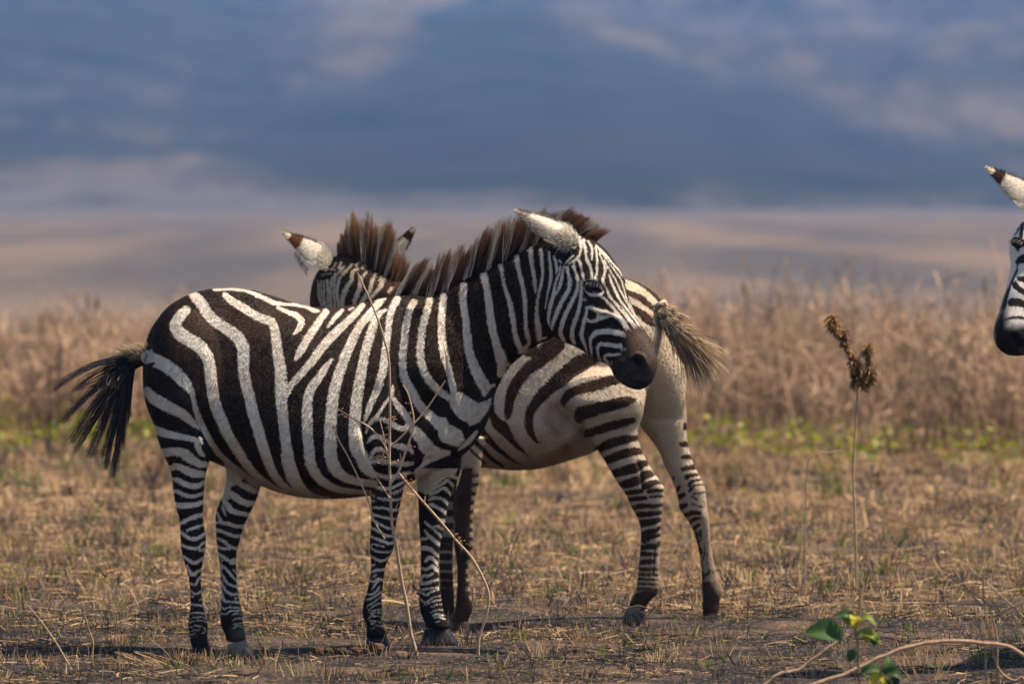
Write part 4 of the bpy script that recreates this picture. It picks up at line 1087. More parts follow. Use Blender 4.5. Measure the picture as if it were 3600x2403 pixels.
hF = [(1262, 905, 1240, 1110, 70, 32.47, 32.47), (1225, 888, 1195, 1170, 98, 32.5, 32.5), (1178, 912, 1165, 1190, 92, 32.54, 32.54), (1146, 965, 1165, 1200, 74, 32.58, 32.58), (1130, 1030, 1165, 1220, 56, 32.62, 32.62),
      (1120, 1100, 1165, 1250, 46, 32.66, 32.66), (1116, 1180, 1160, 1290, 40, 32.70, 32.70), (1120, 1240, 1155, 1300, 30, 32.73, 32.73)]
partsF.append(ring_loft(hF, 32, 3))
meF, coF = join_remesh('body', partsF, 0.006, 5)
XF, YF = proj(coF); norF = get_normals(meF)
sideF = np.clip(-norF[:, 1] * 2.2 + 0.1, 0, 1)
coF = sculpt(coF, norF, XF, YF, sideF, [
    ('FB', [(1130, 800, 120), (1230, 900, 120)], -26), ('FB', [(1150, 700, 40), (1250, 810, 40), (1340, 900, 40), (1440, 1040, 40)], -16),
    ('FB', [(1200, 500, 120), (1350, 620, 120)], 8), ('G5', [(610, 700, 22), (640, 820, 22), (650, 980, 22)], -8), ('G5', [(800, 920, 40), (840, 1000, 40)], 5),
    ('G6', [(525, 520, 12), (515, 700, 12), (505, 830, 12)], -5), ('G6', [(470, 620, 12), (455, 850, 12)], -4), ('G5', [(1160, 980, 24), (1200, 1060, 24)], -7),
    ('FB', [(1000, 1300, 60), (1200, 1220, 60), (1400, 1060, 50)], -8), ('G5', [(60, 420, 30), (10, 380, 30)], -10)])
set_co(meF, coF)
XF, YF = proj(coF)
cF = Coat(XF, YF, 'white')
k = cF.dark
k('FB', [[(1100, 20, 230), (1000, 120, 210), (900, 220, 160), (820, 285, 140), (740, 370, 130), (680, 450, 130), (632, 540, 128), (602, 640, 112), (587, 740, 98), (577, 820, 68), (580, 858, 20)],
         [(1540, 170, 140), (1400, 230, 195), (1280, 310, 185), (1150, 420, 175), (1050, 500, 150), (962, 580, 138), (900, 660, 122), (842, 740, 108), (812, 830, 98), (812, 920, 94), (835, 1005, 76), (882, 1082, 42), (930, 1125, 10)],
         [(405, 690, 50), (402, 760, 60), (430, 850, 100), (480, 920, 128), (560, 1000, 108), (620, 1080, 74), (680, 1150, 54), (760, 1220, 28), (830, 1280, 8)], [(540, 900, 60), (560, 960, 90)],
         [(260, 920, 60), (330, 1030, 74), (400, 1110, 68), (480, 1190, 54), (570, 1260, 44), (650, 1320, 24), (720, 1350, 8)],
         [(190, 1080, 50), (280, 1160, 60), (350, 1240, 54), (430, 1310, 48), (520, 1370, 38)], [(130, 1150, 25), (230, 1250, 30), (330, 1340, 28)],
         [(1830, 405, 108), (1700, 430, 118), (1560, 480, 128), (1420, 510, 118), (1300, 552, 108), (1222, 612, 104), (1190, 680, 56), (1222, 725, 14)],
         [(1882, 665, 105), (1750, 700, 115), (1600, 740, 112), (1460, 780, 108), (1375, 800, 124), (1365, 860, 80), (1390, 905, 14)],
         [(1882, 885, 96), (1750, 910, 88), (1620, 950, 84), (1500, 1010, 68), (1440, 1030, 46)]])
k('C', [[(850, 472, 26), (930, 500, 28), (1000, 540, 34), (1060, 590, 40), (1115, 655, 40)], [(850, 562, 36), (930, 590, 40), (980, 620, 40), (1025, 665, 26)], [(880, 640, 24), (950, 690, 48), (1000, 730, 58), (1032, 768, 26)],
        [(600, 1310, 88), (700, 1280, 76), (800, 1250, 66), (880, 1230, 54), (922, 1228, 24)], [(640, 1430, 54), (740, 1400, 54), (840, 1370, 54), (918, 1350, 34)], [(700, 1530, 48), (780, 1500, 48), (860, 1475, 48), (930, 1460, 38)],
        [(600, 520, 60), (760, 540, 50), (860, 560, 30)], [(500, 640, 70), (700, 660, 50), (860, 690, 30)]])
k('G5', [[(170, 550, 78), (280, 490, 94), (400, 450, 94), (500, 440, 84), (590, 428, 58)], [(230, 690, 88), (350, 640, 100), (470, 600, 104), (570, 580, 98), (655, 585, 56)], [(310, 835, 88), (430, 800, 108), (540, 770, 118), (605, 750, 108)],
         [(650, 720, 88), (715, 695, 58)], [(390, 955, 68), (480, 940, 98), (570, 910, 110), (625, 900, 90)], [(665, 850, 106), (720, 830, 96), (770, 838, 36)], [(450, 1042, 44), (550, 1030, 58), (640, 1020, 54)],
         [(672, 970, 78), (740, 940, 78), (800, 920, 58), (870, 930, 28)], [(720, 1020, 48), (800, 1010, 44), (900, 1008, 34)], [(500, 1112, 48), (600, 1100, 58), (690, 1095, 48)], [(740, 1080, 34), (900, 1075, 24)],
         [(545, 1205, 58), (660, 1180, 58), (780, 1185, 52), (890, 1168, 40)], [(590, 1275, 58), (720, 1270, 64), (885, 1248, 40)], [(640, 1375, 88), (750, 1360, 78), (880, 1325, 48)], [(640, 1505, 68), (720, 1470, 58), (800, 1450, 48), (880, 1395, 40)],
         [(670, 1565, 58), (760, 1520, 58), (870, 1495, 34)],
         [(1125, 290, 56), (1120, 330, 40)], [(1090, 500, 68), (1150, 500, 78)], [(1085, 650, 38), (1140, 640, 58), (1200, 640, 48)], [(1100, 775, 48), (1220, 748, 64)], [(1140, 870, 58), (1160, 850, 50), (1255, 838, 42)],
         [(1170, 950, 44), (1200, 910, 34), (1310, 888, 28)], [(1170, 1020, 38), (1220, 960, 24), (1330, 945, 24)], [(1220, 1050, 24), (1360, 1028, 20)], [(1180, 1070, 20), (1260, 1112, 24)], [(1200, 1160, 20), (1310, 1192, 20)],
         [(995, 870, 30), (1000, 900, 20)], [(1060, 970, 40), (1030, 1020, 40)], [(1045, 1085, 66), (1110, 1060, 50)], [(1075, 1195, 78), (1130, 1170, 58)], [(1120, 1285, 48), (1200, 1260, 58), (1280, 1260, 48)],
         [(1160, 1375, 38), (1220, 1330, 44), (1300, 1310, 28)], [(1210, 1435, 44), (1275, 1388, 38)], [(1260, 1480, 24), (1265, 1568, 24)], [(1300, 1450, 12), (1310, 1560, 15)]])
k('G6', [[(385, 390, 78), (450, 310, 78), (540, 290, 58), (610, 258, 28)], [(370, 495, 58), (460, 480, 74), (540, 480, 68), (600, 428, 38)], [(350, 565, 54), (440, 575, 50), (520, 580, 38)], [(345, 682, 58), (430, 660, 48), (500, 660, 44)],
         [(335, 760, 38), (420, 770, 38), (490, 760, 38)], [(330, 820, 28), (440, 830, 28)], [(325, 875, 24), (430, 890, 20)], [(310, 940, 24), (420, 945, 20)], [(300, 1000, 28), (420, 1010, 28)],
         [(530, 500, 14), (525, 700, 14), (512, 840, 10)], [(470, 620, 11), (455, 860, 11)],
         [(1015, 262, 38), (1060, 220, 38)], [(1030, 300, 24), (1050, 440, 24)], [(1080, 280, 14), (1090, 420, 18)], [(1085, 520, 48), (1100, 565, 38)], [(1120, 650, 28), (1140, 560, 18)], [(1115, 850, 48), (1180, 820, 38), (1200, 770, 24)], [(1170, 920, 38)]],
  [[(290, 1060), (440, 1020), (590, 1050), (570, 1110), (460, 1190), (420, 1320), (340, 1320), (370, 1200), (180, 1250), (250, 1150)], [(1090, 920), (1200, 910), (1280, 1050), (1340, 1140), (1330, 1320), (1100, 1310)]])
k('E5', polys=[[(690, 250), (800, 250), (790, 500), (780, 700), (760, 860), (760, 1000), (810, 1100), (790, 1300), (640, 1300), (690, 1000), (690, 700), (680, 500)], [(590, 980), (700, 980), (700, 1240), (590, 1240)]])
k('E5', [[(580, y, 42), (720, y + 4, 42)] for y in (430, 520, 600, 690, 730, 790, 850, 905, 955)])
k('E5', [[(760, y, 30), (830, y - 6, 22)] for y in range(300, 1100, 55)])
# flank behind the near zebra's neck
k('S', [[(1950, 1206, 60), (1985, 1100, 56), (2005, 975, 44)], [(2091, 1254, 44), (2130, 1150, 44), (2140, 975, 34)], [(1860, 1230, 50), (1880, 1120, 52), (1895, 985, 40)],
        [(1740, 1330, 46), (1752, 1150, 55), (1765, 1000, 44)], [(1620, 1420, 48), (1622, 1200, 56), (1635, 995, 44)], [(1520, 1460, 40), (1512, 1200, 50), (1525, 990, 40)]])
# head and neck: dark with pale stripes
hF_ = (XF < 1470) & (YF < 1300)
o = np.full(len(XF), 25.0)
for s in [[(600, 1060, 12), (600, 1250, 16), (625, 1390, 16)], [(622, 1120, 18), (625, 1250, 18), (650, 1460, 18)], [(650, 1070, 20), (652, 1200, 20), (662, 1330, 20), (682, 1470, 22)], [(692, 1080, 24), (692, 1230, 25), (694, 1350, 25), (715, 1480, 25)],
          [(742, 1060, 38), (750, 1180, 34), (746, 1300, 30), (760, 1480, 30)], [(860, 960, 30), (802, 1080, 34), (790, 1190, 34), (795, 1320, 34), (800, 1480, 34)], [(1000, 850, 34), (920, 930, 40), (862, 1020, 35), (841, 1120, 35), (841, 1250, 35), (855, 1380, 35), (852, 1500, 30)],
          [(1110, 835, 38), (1020, 920, 44), (952, 1000, 44), (911, 1100, 50), (891, 1220, 50), (902, 1350, 44), (922, 1500, 40)], [(1210, 890, 38), (1130, 935, 50), (1110, 1060, 58), (1052, 1150, 68), (1000, 1260, 78), (970, 1380, 68), (960, 1500, 58)],
          [(1250, 1030, 66), (1240, 1160, 70), (1190, 1290, 68), (1150, 1420, 60)], [(1430, 1060, 58), (1400, 1200, 58), (1330, 1300, 58), (1250, 1420, 50)], [(1600, 1050, 68), (1560, 1150, 60), (1480, 1250, 58), (1400, 1340, 50)], [(1720, 1190, 58), (1680, 1240, 40)],
          [(1330, 940, 40), (1290, 1000, 44)], [(1480, 960, 34), (1450, 1030, 40)], [(880, 800, 24), (820, 870, 26)], [(960, 790, 26), (900, 880, 28)], [(1560, 1020, 30), (1540, 1060, 30)], [(700, 900, 30), (850, 900, 30)], [(660, 985, 20), (800, 960, 20)], [(1900, 1150, 60), (1850, 1500, 60)], [(1220, 790, 34), (1180, 840, 34)], [(1340, 800, 38), (1280, 880, 38)]]:
    sdf_stroke(XF, YF, px('FH', *s), o)
cF.f = np.where(hF_, o, cF.f)
cF.paint('S', (0.012, 0.009, 0.008), 30, polys=[[(1060, 1150), (1200, 1200), (1200, 1340), (1060, 1340)]])
cF.paint('FB', (0.16, 0.085, 0.045), 40, strokes=[[(1000, 840, 46), (1050, 920, 40), (1130, 1000, 16)], [(1440, 1020, 40), (1350, 1110, 60), (1220, 1190, 50)]], amt=0.8)
cF.paint('FB', (0.13, 0.07, 0.038), 60, strokes=[[(1220, 1200, 50), (1100, 1280, 50), (950, 1360, 60), (800, 1400, 60), (600, 1390, 40)]], amt=0.8)
cF.paint('FB', (0.06, 0.05, 0.045), 60, polys=[[(1080, 760), (1180, 740), (1300, 820), (1340, 900), (1200, 860)]], amt=0.6)
cF.paint('S', (0.155, 0.095, 0.055), 120, strokes=[[(2240, 2130, 60), (2310, 1980, 50)], [(2520, 2130, 60), (2510, 1900, 50)]], amt=0.16)
cF.paint('S', (0.05, 0.028, 0.017), 70, polys=[[(2440, 2020), (2560, 2020), (2580, 2200), (2440, 2200)], [(2190, 2080), (2340, 2080), (2330, 2230), (2170, 2230)]], amt=0.55)
cF.dark('G6', [[(1050, 400, 24), (1075, 520, 44), (1085, 600, 20)], [(1090, 680, 40), (1105, 740, 44)], [(1112, 800, 40), (1118, 880, 60)], [(1140, 440, 14), (1150, 640, 14)], [(1170, 330, 10), (1180, 560, 12), (1160, 720, 10)]])
cF.paint('G6', (0.13, 0.085, 0.055), 60, polys=[[(1140, 120), (1220, 120), (1260, 560), (1370, 1000), (1220, 1000), (1170, 560)]], amt=0.42)
cF.paint('G6', (0.12, 0.08, 0.05), 60, polys=[[(520, 420), (620, 380), (620, 1040), (500, 1000)]], amt=0.2)
cF.paint('C', (0.17, 0.09, 0.045), 20, strokes=[[(1225, 1040, 24), (1240, 1080, 20)], [(1232, 1230, 20), (1235, 1260, 16)], [(1020, 850, 20), (1045, 895, 16)]], amt=0.8)
cF.paint('E5', (0.045, 0.026, 0.017), 30, polys=[[(570, 250), (860, 250), (830, 700), (820, 1300), (580, 1300)]], amt=0.5)
cF.dusty('S', [[(2120, 1780), (2330, 1780), (2380, 2230), (2120, 2230)], [(2400, 1760), (2560, 1760), (2600, 2220), (2400, 2220)]], 260, 0.5)
cF.dusty('S', [[(1600, 1560), (2150, 1540), (2120, 1700), (1600, 1720)]], 150, 0.55)
cF.paint('FB', (0.17, 0.105, 0.065), 90, strokes=[[(900, 1080, 60), (1150, 1010, 60), (1330, 960, 60)], [(650, 1300, 40), (900, 1300, 50)]], amt=0.3)
cF.dark('G6', [[(345, 385, 70), (450, 330, 60)], [(345, 500, 70), (540, 490, 60)], [(340, 570, 60), (540, 585, 50)], [(335, 685, 64), (520, 670, 50)], [(330, 762, 46), (560, 765, 40)], [(320, 822, 38), (560, 835, 34)], [(315, 880, 34), (560, 895, 30)], [(305, 940, 34), (560, 950, 30)], [(300, 1000, 40), (560, 1010, 36)]])
cF.store(meF)
bodyF = body_object(meF, 'body', M_coatF, zF)
def flowF(p):
    X, Y = proj(p)
    lg_ = np.clip((Y - 1600) / 200, 0, 1)[:, None]
    return np.array([0.7, 0, -0.7]) * (1 - lg_) + np.array([0.1, 0, -1.0]) * lg_
coat_hair(bodyF, meF, coF, cF.f, cF.skin, 420000, flowF, lambda p: np.where(proj(p)[1] > 1650, 0.006, 0.009), [(0.022, 0.012, 0.007), (0.045, 0.024, 0.013), (0.075, 0.040, 0.022)], [(0.60, 0.49, 0.37), (0.66, 0.55, 0.43), (0.53, 0.42, 0.31)], 4, dust=cF.dust)
M_hoofb = hoof_material('hoof_dusty', (0.030, 0.021, 0.015), (0.06, 0.042, 0.03))
hoof(zF, 'G6', ((185, 1235), (412, 1305)), ((120, 1445), (412, 1452)), 32.15, 0.7, M_hoofb)
hoof(zF, 'G6', ((1112, 1290), (1300, 1290)), ((1105, 1370), (1310, 1370)), 32.58, 0.8, M_hoofb)
hoof(zF, 'E5', ((612, 1130), (692, 1130)), ((606, 1200), (704, 1200)), 32.45, 0.8, M_hoofb)
hoof(zF, 'E5', ((668, 1195), (776, 1185)), ((650, 1290), (788, 1282)), 32.0, 0.8, M_hoofb)
tipF = [(0.64, 0.87, (0.10, 0.042, 0.015)), (0.87, 1.01, (0.62, 0.54, 0.44))]
eb, et = px('FH', (770, 800), (88, 348))
make_ear(zF, P(*eb, 32.44), P(*et, 32.40), [(0, 34, 36), (.15, 44, 46), (.32, 48, 52), (.5, 40, 42), (.7, 26, 27), (.86, 14, 14), (.95, 8, 8), (1, 3, 3)], 13, tipF, (0.1, -0.85, 0.6))
eb, et = px('FH', (1750, 720), (2055, 298))
make_ear(zF, P(*eb, 32.58), P(*et, 32.60), [(0, 26, 24), (.3, 26, 22), (.5, 20, 18), (.7, 13, 12), (.9, 6, 6), (1, 3, 3)], 14, tipF, (0.3, -0.9, 0.5))
n = 60
r0 = P(1045 + 50 * rng.random(n), 0 * np.zeros(n) + 888, 32.42); yy = px('FH', (250, 640))[0][1]
u = rng.random(n); bx = 1037 + (1085 - 1037) * u; by = 880 + (945 - 880) * u
r0 = P(bx, by, 32.43); tp = P(bx - 8 + 10 * rng.random(n), by + 22 + 10 * rng.random(n), 32.42)
ribbons('ear_fringe', M_tail, r0, (r0 + tp) / 2 + [-0.006, 0, 0], tp, 0.0014, 0.0005, np.tile((0.05, 0.04, 0.035), (n, 1)), np.tile((0.05, 0.04, 0.035), (n, 1)), zF, 4)
dcF = lambda x: np.interp(x, [1180, 1250, 1350, 1450], [32.52, 32.48, 32.43, 32.40])
def mane_colours_far(bx, by):
    o = np.full(len(bx), 25.0)
    for s in ([(1206, 890, 12), (1206, 912, 12)], [(1240, 910, 17), (1240, 935, 17)], [(1278, 930, 13), (1276, 955, 13)], [(1310, 950, 10), (1310, 975, 10)], [(1352, 985, 14), (1350, 1005, 14)]):
        sdf_stroke(np.asarray(bx, float), np.asarray(by, float), s, o)
    mm = o < 0
    return np.where(mm[:, None], (0.50, 0.44, 0.37), (0.040, 0.026, 0.020)) * (0.7 + 0.6 * rng.random((len(bx), 1))), mm.astype(float)
mane(zF, px('FH', (930, 690), (1080, 770), (1250, 840), (1400, 930), (1550, 1040), (1660, 1140), (1800, 1200)),
     px('FH', (905, 520), (1030, 230), (1130, 110), (1230, 120), (1420, 150), (1600, 230), (1760, 310), (1830, 620), (2010, 760)), None, 10000, mane_colours_far, (0.30, 0.165, 0.080), 0, 20, 14, 0.28, dfun=dcF)
add_eye(zF, P(1122, 1045, 32.58), (0.3, 1, -0.2), (0.2, 0.1, 0.95), (-1, -0.35, 0.1), 0.95)
# tail: a striped dock and a brush of tawny hair
dk = px('C', (1075, 640), (1110, 700), (1150, 770), (1200, 840), (1260, 930))
tb = Tubes()
rr = np.array([30, 30, 28, 26, 16]) * 0.001 * 0.95
pts = np.array([P(a[0], a[1], 32.27 - 0.012 * i) for i, a in enumerate(dk)])
tb.add(pts, rr, 14, 5, (0.30, 0.2, 0.12))
tailF = tb.build('tail', M_coatF, zF)
tv = np.empty(len(tailF.data.vertices) * 3, np.float32); tailF.data.vertices.foreach_get('co', tv); tv = tv.reshape(-1, 3)
tX, tY = proj(tv.astype(float) + 0)
ct = Coat(tX, tY, 'white')
ct.dark('C', [[(1055, 670, 22), (1110, 640, 22)], [(1065, 720, 24), (1150, 690, 26)], [(1090, 770, 26), (1150, 740, 20)], [(1120, 800, 22), (1220, 770, 30)], [(1150, 850, 20), (1230, 830, 24)]])
ct.paint('C', (0.17, 0.10, 0.06), 60, strokes=[[(1230, 860, 80), (1290, 950, 90)]], amt=0.8)
ct.store(tailF.data)
n = 2600
u = rng.random(n) ** 0.8
dk2 = np.array(dk)
bx = np.interp(u, np.linspace(0, 1, 5), dk2[:, 0]); by = np.interp(u, np.linspace(0, 1, 5), dk2[:, 1])
side = rng.normal(0, 1, n)
bx += side * 12 + 2; by += -side * 8
r0 = P(bx, by, 32.235 + rng.normal(0, 0.016, n))
ln = (0.018 + 0.155 * u ** 1.5) * (0.6 + 0.5 * rng.random(n))
ang = np.radians(52 - 11 * side + rng.normal(0, 8, n))
dirv = np.stack([np.cos(ang), rng.normal(-0.05, 0.12, n), -np.sin(ang)], 1)
tp = r0 + dirv * ln[:, None]
md = (r0 + tp) / 2 + np.stack([0.010 + 0 * ln, 0 * ln, 0.008 + 0 * ln], 1) * (ln / 0.1)[:, None]
warm = np.clip(0.5 + side * 0.35 + rng.normal(0, 0.25, n), 0, 1)[:, None]
bandm = (np.sin(u * 31) > 0.15)[:, None]
c0 = np.where(bandm & (u < 0.62)[:, None], (0.045, 0.028, 0.018), np.where(u[:, None] < 0.62, (0.45, 0.36, 0.26), (0.17, 0.115, 0.07)))
c1 = (1 - warm) * np.array((0.16, 0.115, 0.08)) + warm * np.array((0.50, 0.32, 0.17))
c1 = np.where((rng.random(n) < 0.3)[:, None], np.array((0.58, 0.45, 0.30)), c1)
ribbons('tail_hair', M_hair, r0, md, tp, 0.0034, 0.0007, c0, c1, tailF, 5)
tag(zF, 'brown striped zebra standing behind the nearest one, rump and bushy tail to the right', 'zebra', 'zebras')

# ------------------------------------------------------------------ the third zebra, mostly outside the frame on the right
zT = empty('zebra', tuple(P(4100, 2400, 29.6) * np.array([1, 1, 0])))
pN = P(1690, 1300, 30.38); pT = P(4060, 1260, 29.25)
ra = math.radians(240)
RT = np.array([[math.cos(ra), -math.sin(ra), 0], [math.sin(ra), math.cos(ra), 0], [0, 0, 1]])
ground_shift = np.array([pT[0], pT[1], pN[2] + 0.0])
toT = lambda v: (np.asarray(v) - pN) @ RT.T + ground_shift
frT = lambda v: (np.asarray(v) - ground_shift) @ RT + pN
partsT = [(toT(v), f) for v, f in near_trunk_parts()]
partsT.append((toT(ring_loft(near_tail_dock(), 16, 3)[0]), ring_loft(near_tail_dock(), 16, 3)[1]))
o4 = lambda *r: [(a, b, c, d, h, dd - 0.03, dd + 0.05) for a, b, c, d, h, dd in r]
hT = [(3648, 718, 3730, 760, 50, 28.80), (3608, 770, 3785, 860, 90, 28.78), (3564, 836, 3790, 930, 104, 28.76), (3570, 903, 3770, 985, 98, 28.73), (3564, 965, 3735, 1035, 86, 28.70), (3543, 1022, 3700, 1078, 74, 28.67), (3526, 1078, 3676, 1118, 66, 28.65),
      (3506, 1132, 3662, 1158, 63, 28.63), (3501, 1182, 3650, 1204, 57, 28.62), (3518, 1216, 3635, 1232, 46, 28.615), (3552, 1238, 3610, 1247, 26, 28.61)]
partsT.append(ring_loft(o4(*hT), 36, 4))
nT = [(3660, 722, 3745, 850, 70, 28.82), (3720, 700, 3830, 950, 88, 28.86), (3820, 720, 3920, 1040, 100, 28.96), (3930, 800, 3990, 1150, 115, 29.1), (4030, 900, 4050, 1280, 135, 29.3), (4110, 980, 4090, 1420, 150, 29.5)]
partsT.append(ring_loft([(a, b, c, d, h, dd, dd) for a, b, c, d, h, dd in nT], 32, 3))
meT, coT = join_remesh('body', partsT, 0.008, 5)
Xd, Yd = proj(coT); Xc, Yc = proj(frT(coT))
head = (Xd < 3900) & (coT[:, 1] < 29.2) & (Yd < 1330)
norT = get_normals(meT); sT = np.clip(-norT[:, 1] * 2.2 + 0.1, 0, 1) * head
coT = sculpt(coT, norT, Xd, Yd, sT, [('T4', [(440, 660, 40), (470, 680, 40)], 8), ('T4', [(440, 690, 24)], -5), ('T4', [(480, 900, 70)], -5), ('T4', [(425, 1350, 26), (440, 1380, 26)], -16), ('T4', [(395, 1340, 16), (430, 1310, 16), (470, 1350, 16)], 5), ('T4', [(360, 1430, 12), (430, 1420, 12), (500, 1400, 12)], -5)])
set_co(meT, coT)
cT = near_coat(np.where(head, -9999, Xc), Yc)
ch = Coat(np.where(head, Xd, -9999), Yd, 'white')
ch.dark('T4', [[(440, 640, 16), (450, 600, 12), (480, 540, 10)], [(425, 690, 50), (455, 700, 64)], [(470, 560, 14), (468, 660, 14)], [(440, 830, 26), (478, 795, 46), (560, 800, 50), (640, 830, 50)], [(450, 935, 32), (500, 950, 42), (600, 980, 46)],
               [(415, 975, 34), (450, 1005, 44), (500, 1040, 36), (590, 1070, 40)], [(400, 1100, 46), (450, 1098, 52), (500, 1110, 34), (590, 1130, 40)], [(360, 1222, 16), (430, 1205, 22), (500, 1212, 26), (600, 1200, 30)],
               [(440, 870, 12), (400, 975, 20), (372, 1050, 26), (350, 1140, 30)], [(520, 620, 40), (640, 700, 50)], [(540, 500, 40), (720, 640, 60)], [(560, 700, 40), (700, 780, 50)], [(620, 480, 50), (800, 640, 60)], [(700, 450, 60), (900, 700, 60)], [(800, 420, 60), (1000, 760, 60)],
               [(500, 480, 30), (600, 560, 30)]],
  [[(430, 880), (440, 820), (470, 775), (520, 780), (520, 825), (455, 838)], [(440, 918), (520, 915), (560, 980), (450, 955)], [(410, 995), (430, 945), (455, 1000), (500, 1030), (500, 1060), (450, 1032)], [(380, 1130), (402, 1070), (450, 1092), (520, 1115), (520, 1145), (440, 1128)], [(408, 690), (475, 672), (470, 720), (450, 760)], [(462, 560), (492, 545), (490, 660), (470, 690)]])
ch.paint('T4', (0.012, 0.010, 0.010), 28, polys=[[(270, 1260), (320, 1160), (350, 1060), (372, 1100), (372, 1270), (490, 1262), (640, 1262), (640, 1500), (280, 1500)]])
ch.paint('T4', (0.16, 0.085, 0.055), 16, strokes=[[(470, 1440, 22), (520, 1440, 30)]], amt=0.8)
nkT = (~head) & (Xd < 4130) & (Yd < 1420) & (coT[:, 1] < 29.75)
cT.f = np.where(nkT, 26 * np.sin((Xd - 0.30 * (Yd - 900)) / 15.5 + 0.4 * np.sin(Yd / 70)) + 5, cT.f)
cT.f = np.where(head, ch.f, cT.f); cT.skin = np.where(head[:, None], ch.skin, cT.skin)
cT.store(meT)
bodyT = body_object(meT, 'body', M_coatN, zT)
coat_hair(bodyT, meT, coT, cT.f, cT.skin, 70000, lambda p: np.tile((0.25, 0.2, -0.9), (len(p), 1)), lambda p: np.full(len(p), 0.007), DARKS, [(0.70, 0.63, 0.54), (0.74, 0.68, 0.60)], 5)
for reg, cor, bot, d in (('L2', ((432, 1250), (712, 1205)), ((430, 1395), (735, 1402)), 29.95), ('L2', ((935, 1195), (1200, 1115)), ((935, 1345), (1290, 1338)), 30.21),
                         ('L4', ((185, 1185), (468, 1150)), ((165, 1325), (525, 1335)), 30.16), ('L4', ((945, 1062), (1310, 1035)), ((858, 1262), (1500, 1270)), 30.42)):
    ho = hoof(zT, reg, cor, bot, d, 0.8, M_hoof, ground=False)
    hv_ = np.empty(len(ho.data.vertices) * 3, np.float32); ho.data.vertices.foreach_get('co', hv_)
    hv_ = toT(hv_.reshape(-1, 3).astype(float)); set_co(ho.data, hv_)
    cc = hv_.mean(0); FOOT.append((cc[0], cc[1], hv_[:, 2].min()))
make_ear(zT, P(3650, 718, 28.74), P(3472, 591, 28.72), [(0, 40, 42), (.2, 50, 52), (.4, 45, 46), (.6, 33, 33), (.75, 21, 21), (.9, 10, 10), (1, 4, 4)], 14, [(0.70, 0.90, (0.05, 0.030, 0.020)), (0.90, 1.01, (0.66, 0.58, 0.48))], (0.1, -0.85, 0.6))
make_ear(zT, P(3730, 712, 29.0), P(3800, 560, 29.05), [(0, 30, 32), (.3, 36, 36), (.5, 28, 28), (.7, 17, 17), (.88, 9, 9), (1, 4, 4)], 24, [(0.70, 0.90, (0.05, 0.030, 0.020))], (0.3, -1, 0.2))
ex, ey = px('T4', (438, 690))[0]
dd = surf_depth(coT, Xd, Yd, ex + 8, ey, 10) or 28.68
add_eye(zT, P(ex + 7, ey, dd + 0.004), (0.75, -0.6, -0.1), (0.1, -0.1, 0.98), (-0.75, -0.6, 0.1), 0.85)
add_eye(zT, P(3650, 850, 28.90), (0.75, 0.6, -0.1), (0.1, 0.1, 0.98), (-0.2, 1, 0.1), 1.0)
mane(zT, [(3640, 725), (3720, 702), (3820, 722), (3930, 802), (4040, 905)], [(3600, 650), (3710, 590), (3840, 600), (3980, 680), (4110, 800)], None, 3000,
     lambda bx, by: (np.where((np.sin(bx / 11.0) > 0.3)[:, None], (0.55, 0.5, 0.44), (0.016, 0.012, 0.011)) * (0.8 + 0.4 * rng.random((len(bx), 1))), (np.sin(bx / 11.0) > 0.3) * 1.0),
     (0.105, 0.05, 0.03), 0, 12, 22, 0.5, dfun=lambda x: np.interp(x, [3640, 3720, 3820, 3930, 4040], [28.82, 28.86, 28.96, 29.1, 29.3]))
tail_locks(zT, LOCKS, tf=toT)
tag(zT, 'zebra at the right edge showing only its dark muzzle, face and one ear', 'zebra', 'zebras')

# ------------------------------------------------------------------ ground: one sheet to the horizon
def sheet(name, xs_of, ys, zf, mat):
    nx = 141
    u = np.linspace(-1, 1, nx)
    u = np.sign(u) * np.abs(u) ** 1.7
    Y = np.repeat(ys[:, None], nx, 1)
    X = u[None, :] * xs_of(ys)[:, None]
    Z = zf(X, Y)
    v = np.stack([X, Y, Z], -1).reshape(-1, 3)
    ny = len(ys)
    i = np.arange(ny - 1)[:, None] * nx; j = np.arange(nx - 1)[None, :]
    q = np.stack([i + j, i + j + 1, i + nx + j + 1, i + nx + j], -1).reshape(-1, 4)
    return fast_quads(name, v, q, None, mat, None, True)

def patch_straw(x, y):
    """0..1: how much straw litter covers the burnt soil here"""
    a = snoise(x, y, 21, 2.2) * 0.6 + snoise(x, y, 22, 0.7) * 0.5 + snoise(x, y * 2.2, 23, 5) * 0.5
    far = np.clip((y - 30.3) / 4, 0, 1)
    return np.clip(0.22 + 0.36 * far + 0.42 * a, 0, 1)

m, nt, bs = mat_new('burnt_soil')
tc = N(nt, 'ShaderNodeTexCoord')
sep = N(nt, 'ShaderNodeSeparateXYZ'); nt.links.new(tc.outputs['Object'], sep.inputs[0])
soil = mixc(nt, ramp(nt, noise(nt, 1.6, 6, rough=0.7), 0.46, 0.66), (0.018, 0.017, 0.018), (0.105, 0.068, 0.048))
soil = mixc(nt, ramp(nt, noise(nt, 60, 4, sc=(1, 0.5, 1)), 0.52, 0.7, 0, 0.75), soil, (0.22, 0.145, 0.09))
soil = mixc(nt, ramp(nt, noise(nt, 38, 4), 0.56, 0.72, 0, 0.9), soil, (0.016, 0.015, 0.016))
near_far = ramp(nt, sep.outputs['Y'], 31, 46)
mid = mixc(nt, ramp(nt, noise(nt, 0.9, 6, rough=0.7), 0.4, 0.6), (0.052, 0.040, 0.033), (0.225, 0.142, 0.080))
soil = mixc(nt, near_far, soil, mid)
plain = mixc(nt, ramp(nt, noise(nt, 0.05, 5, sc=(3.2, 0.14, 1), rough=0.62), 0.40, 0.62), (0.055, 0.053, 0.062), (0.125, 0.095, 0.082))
soil = mixc(nt, ramp(nt, sep.outputs['Y'], 60, 140), soil, plain)
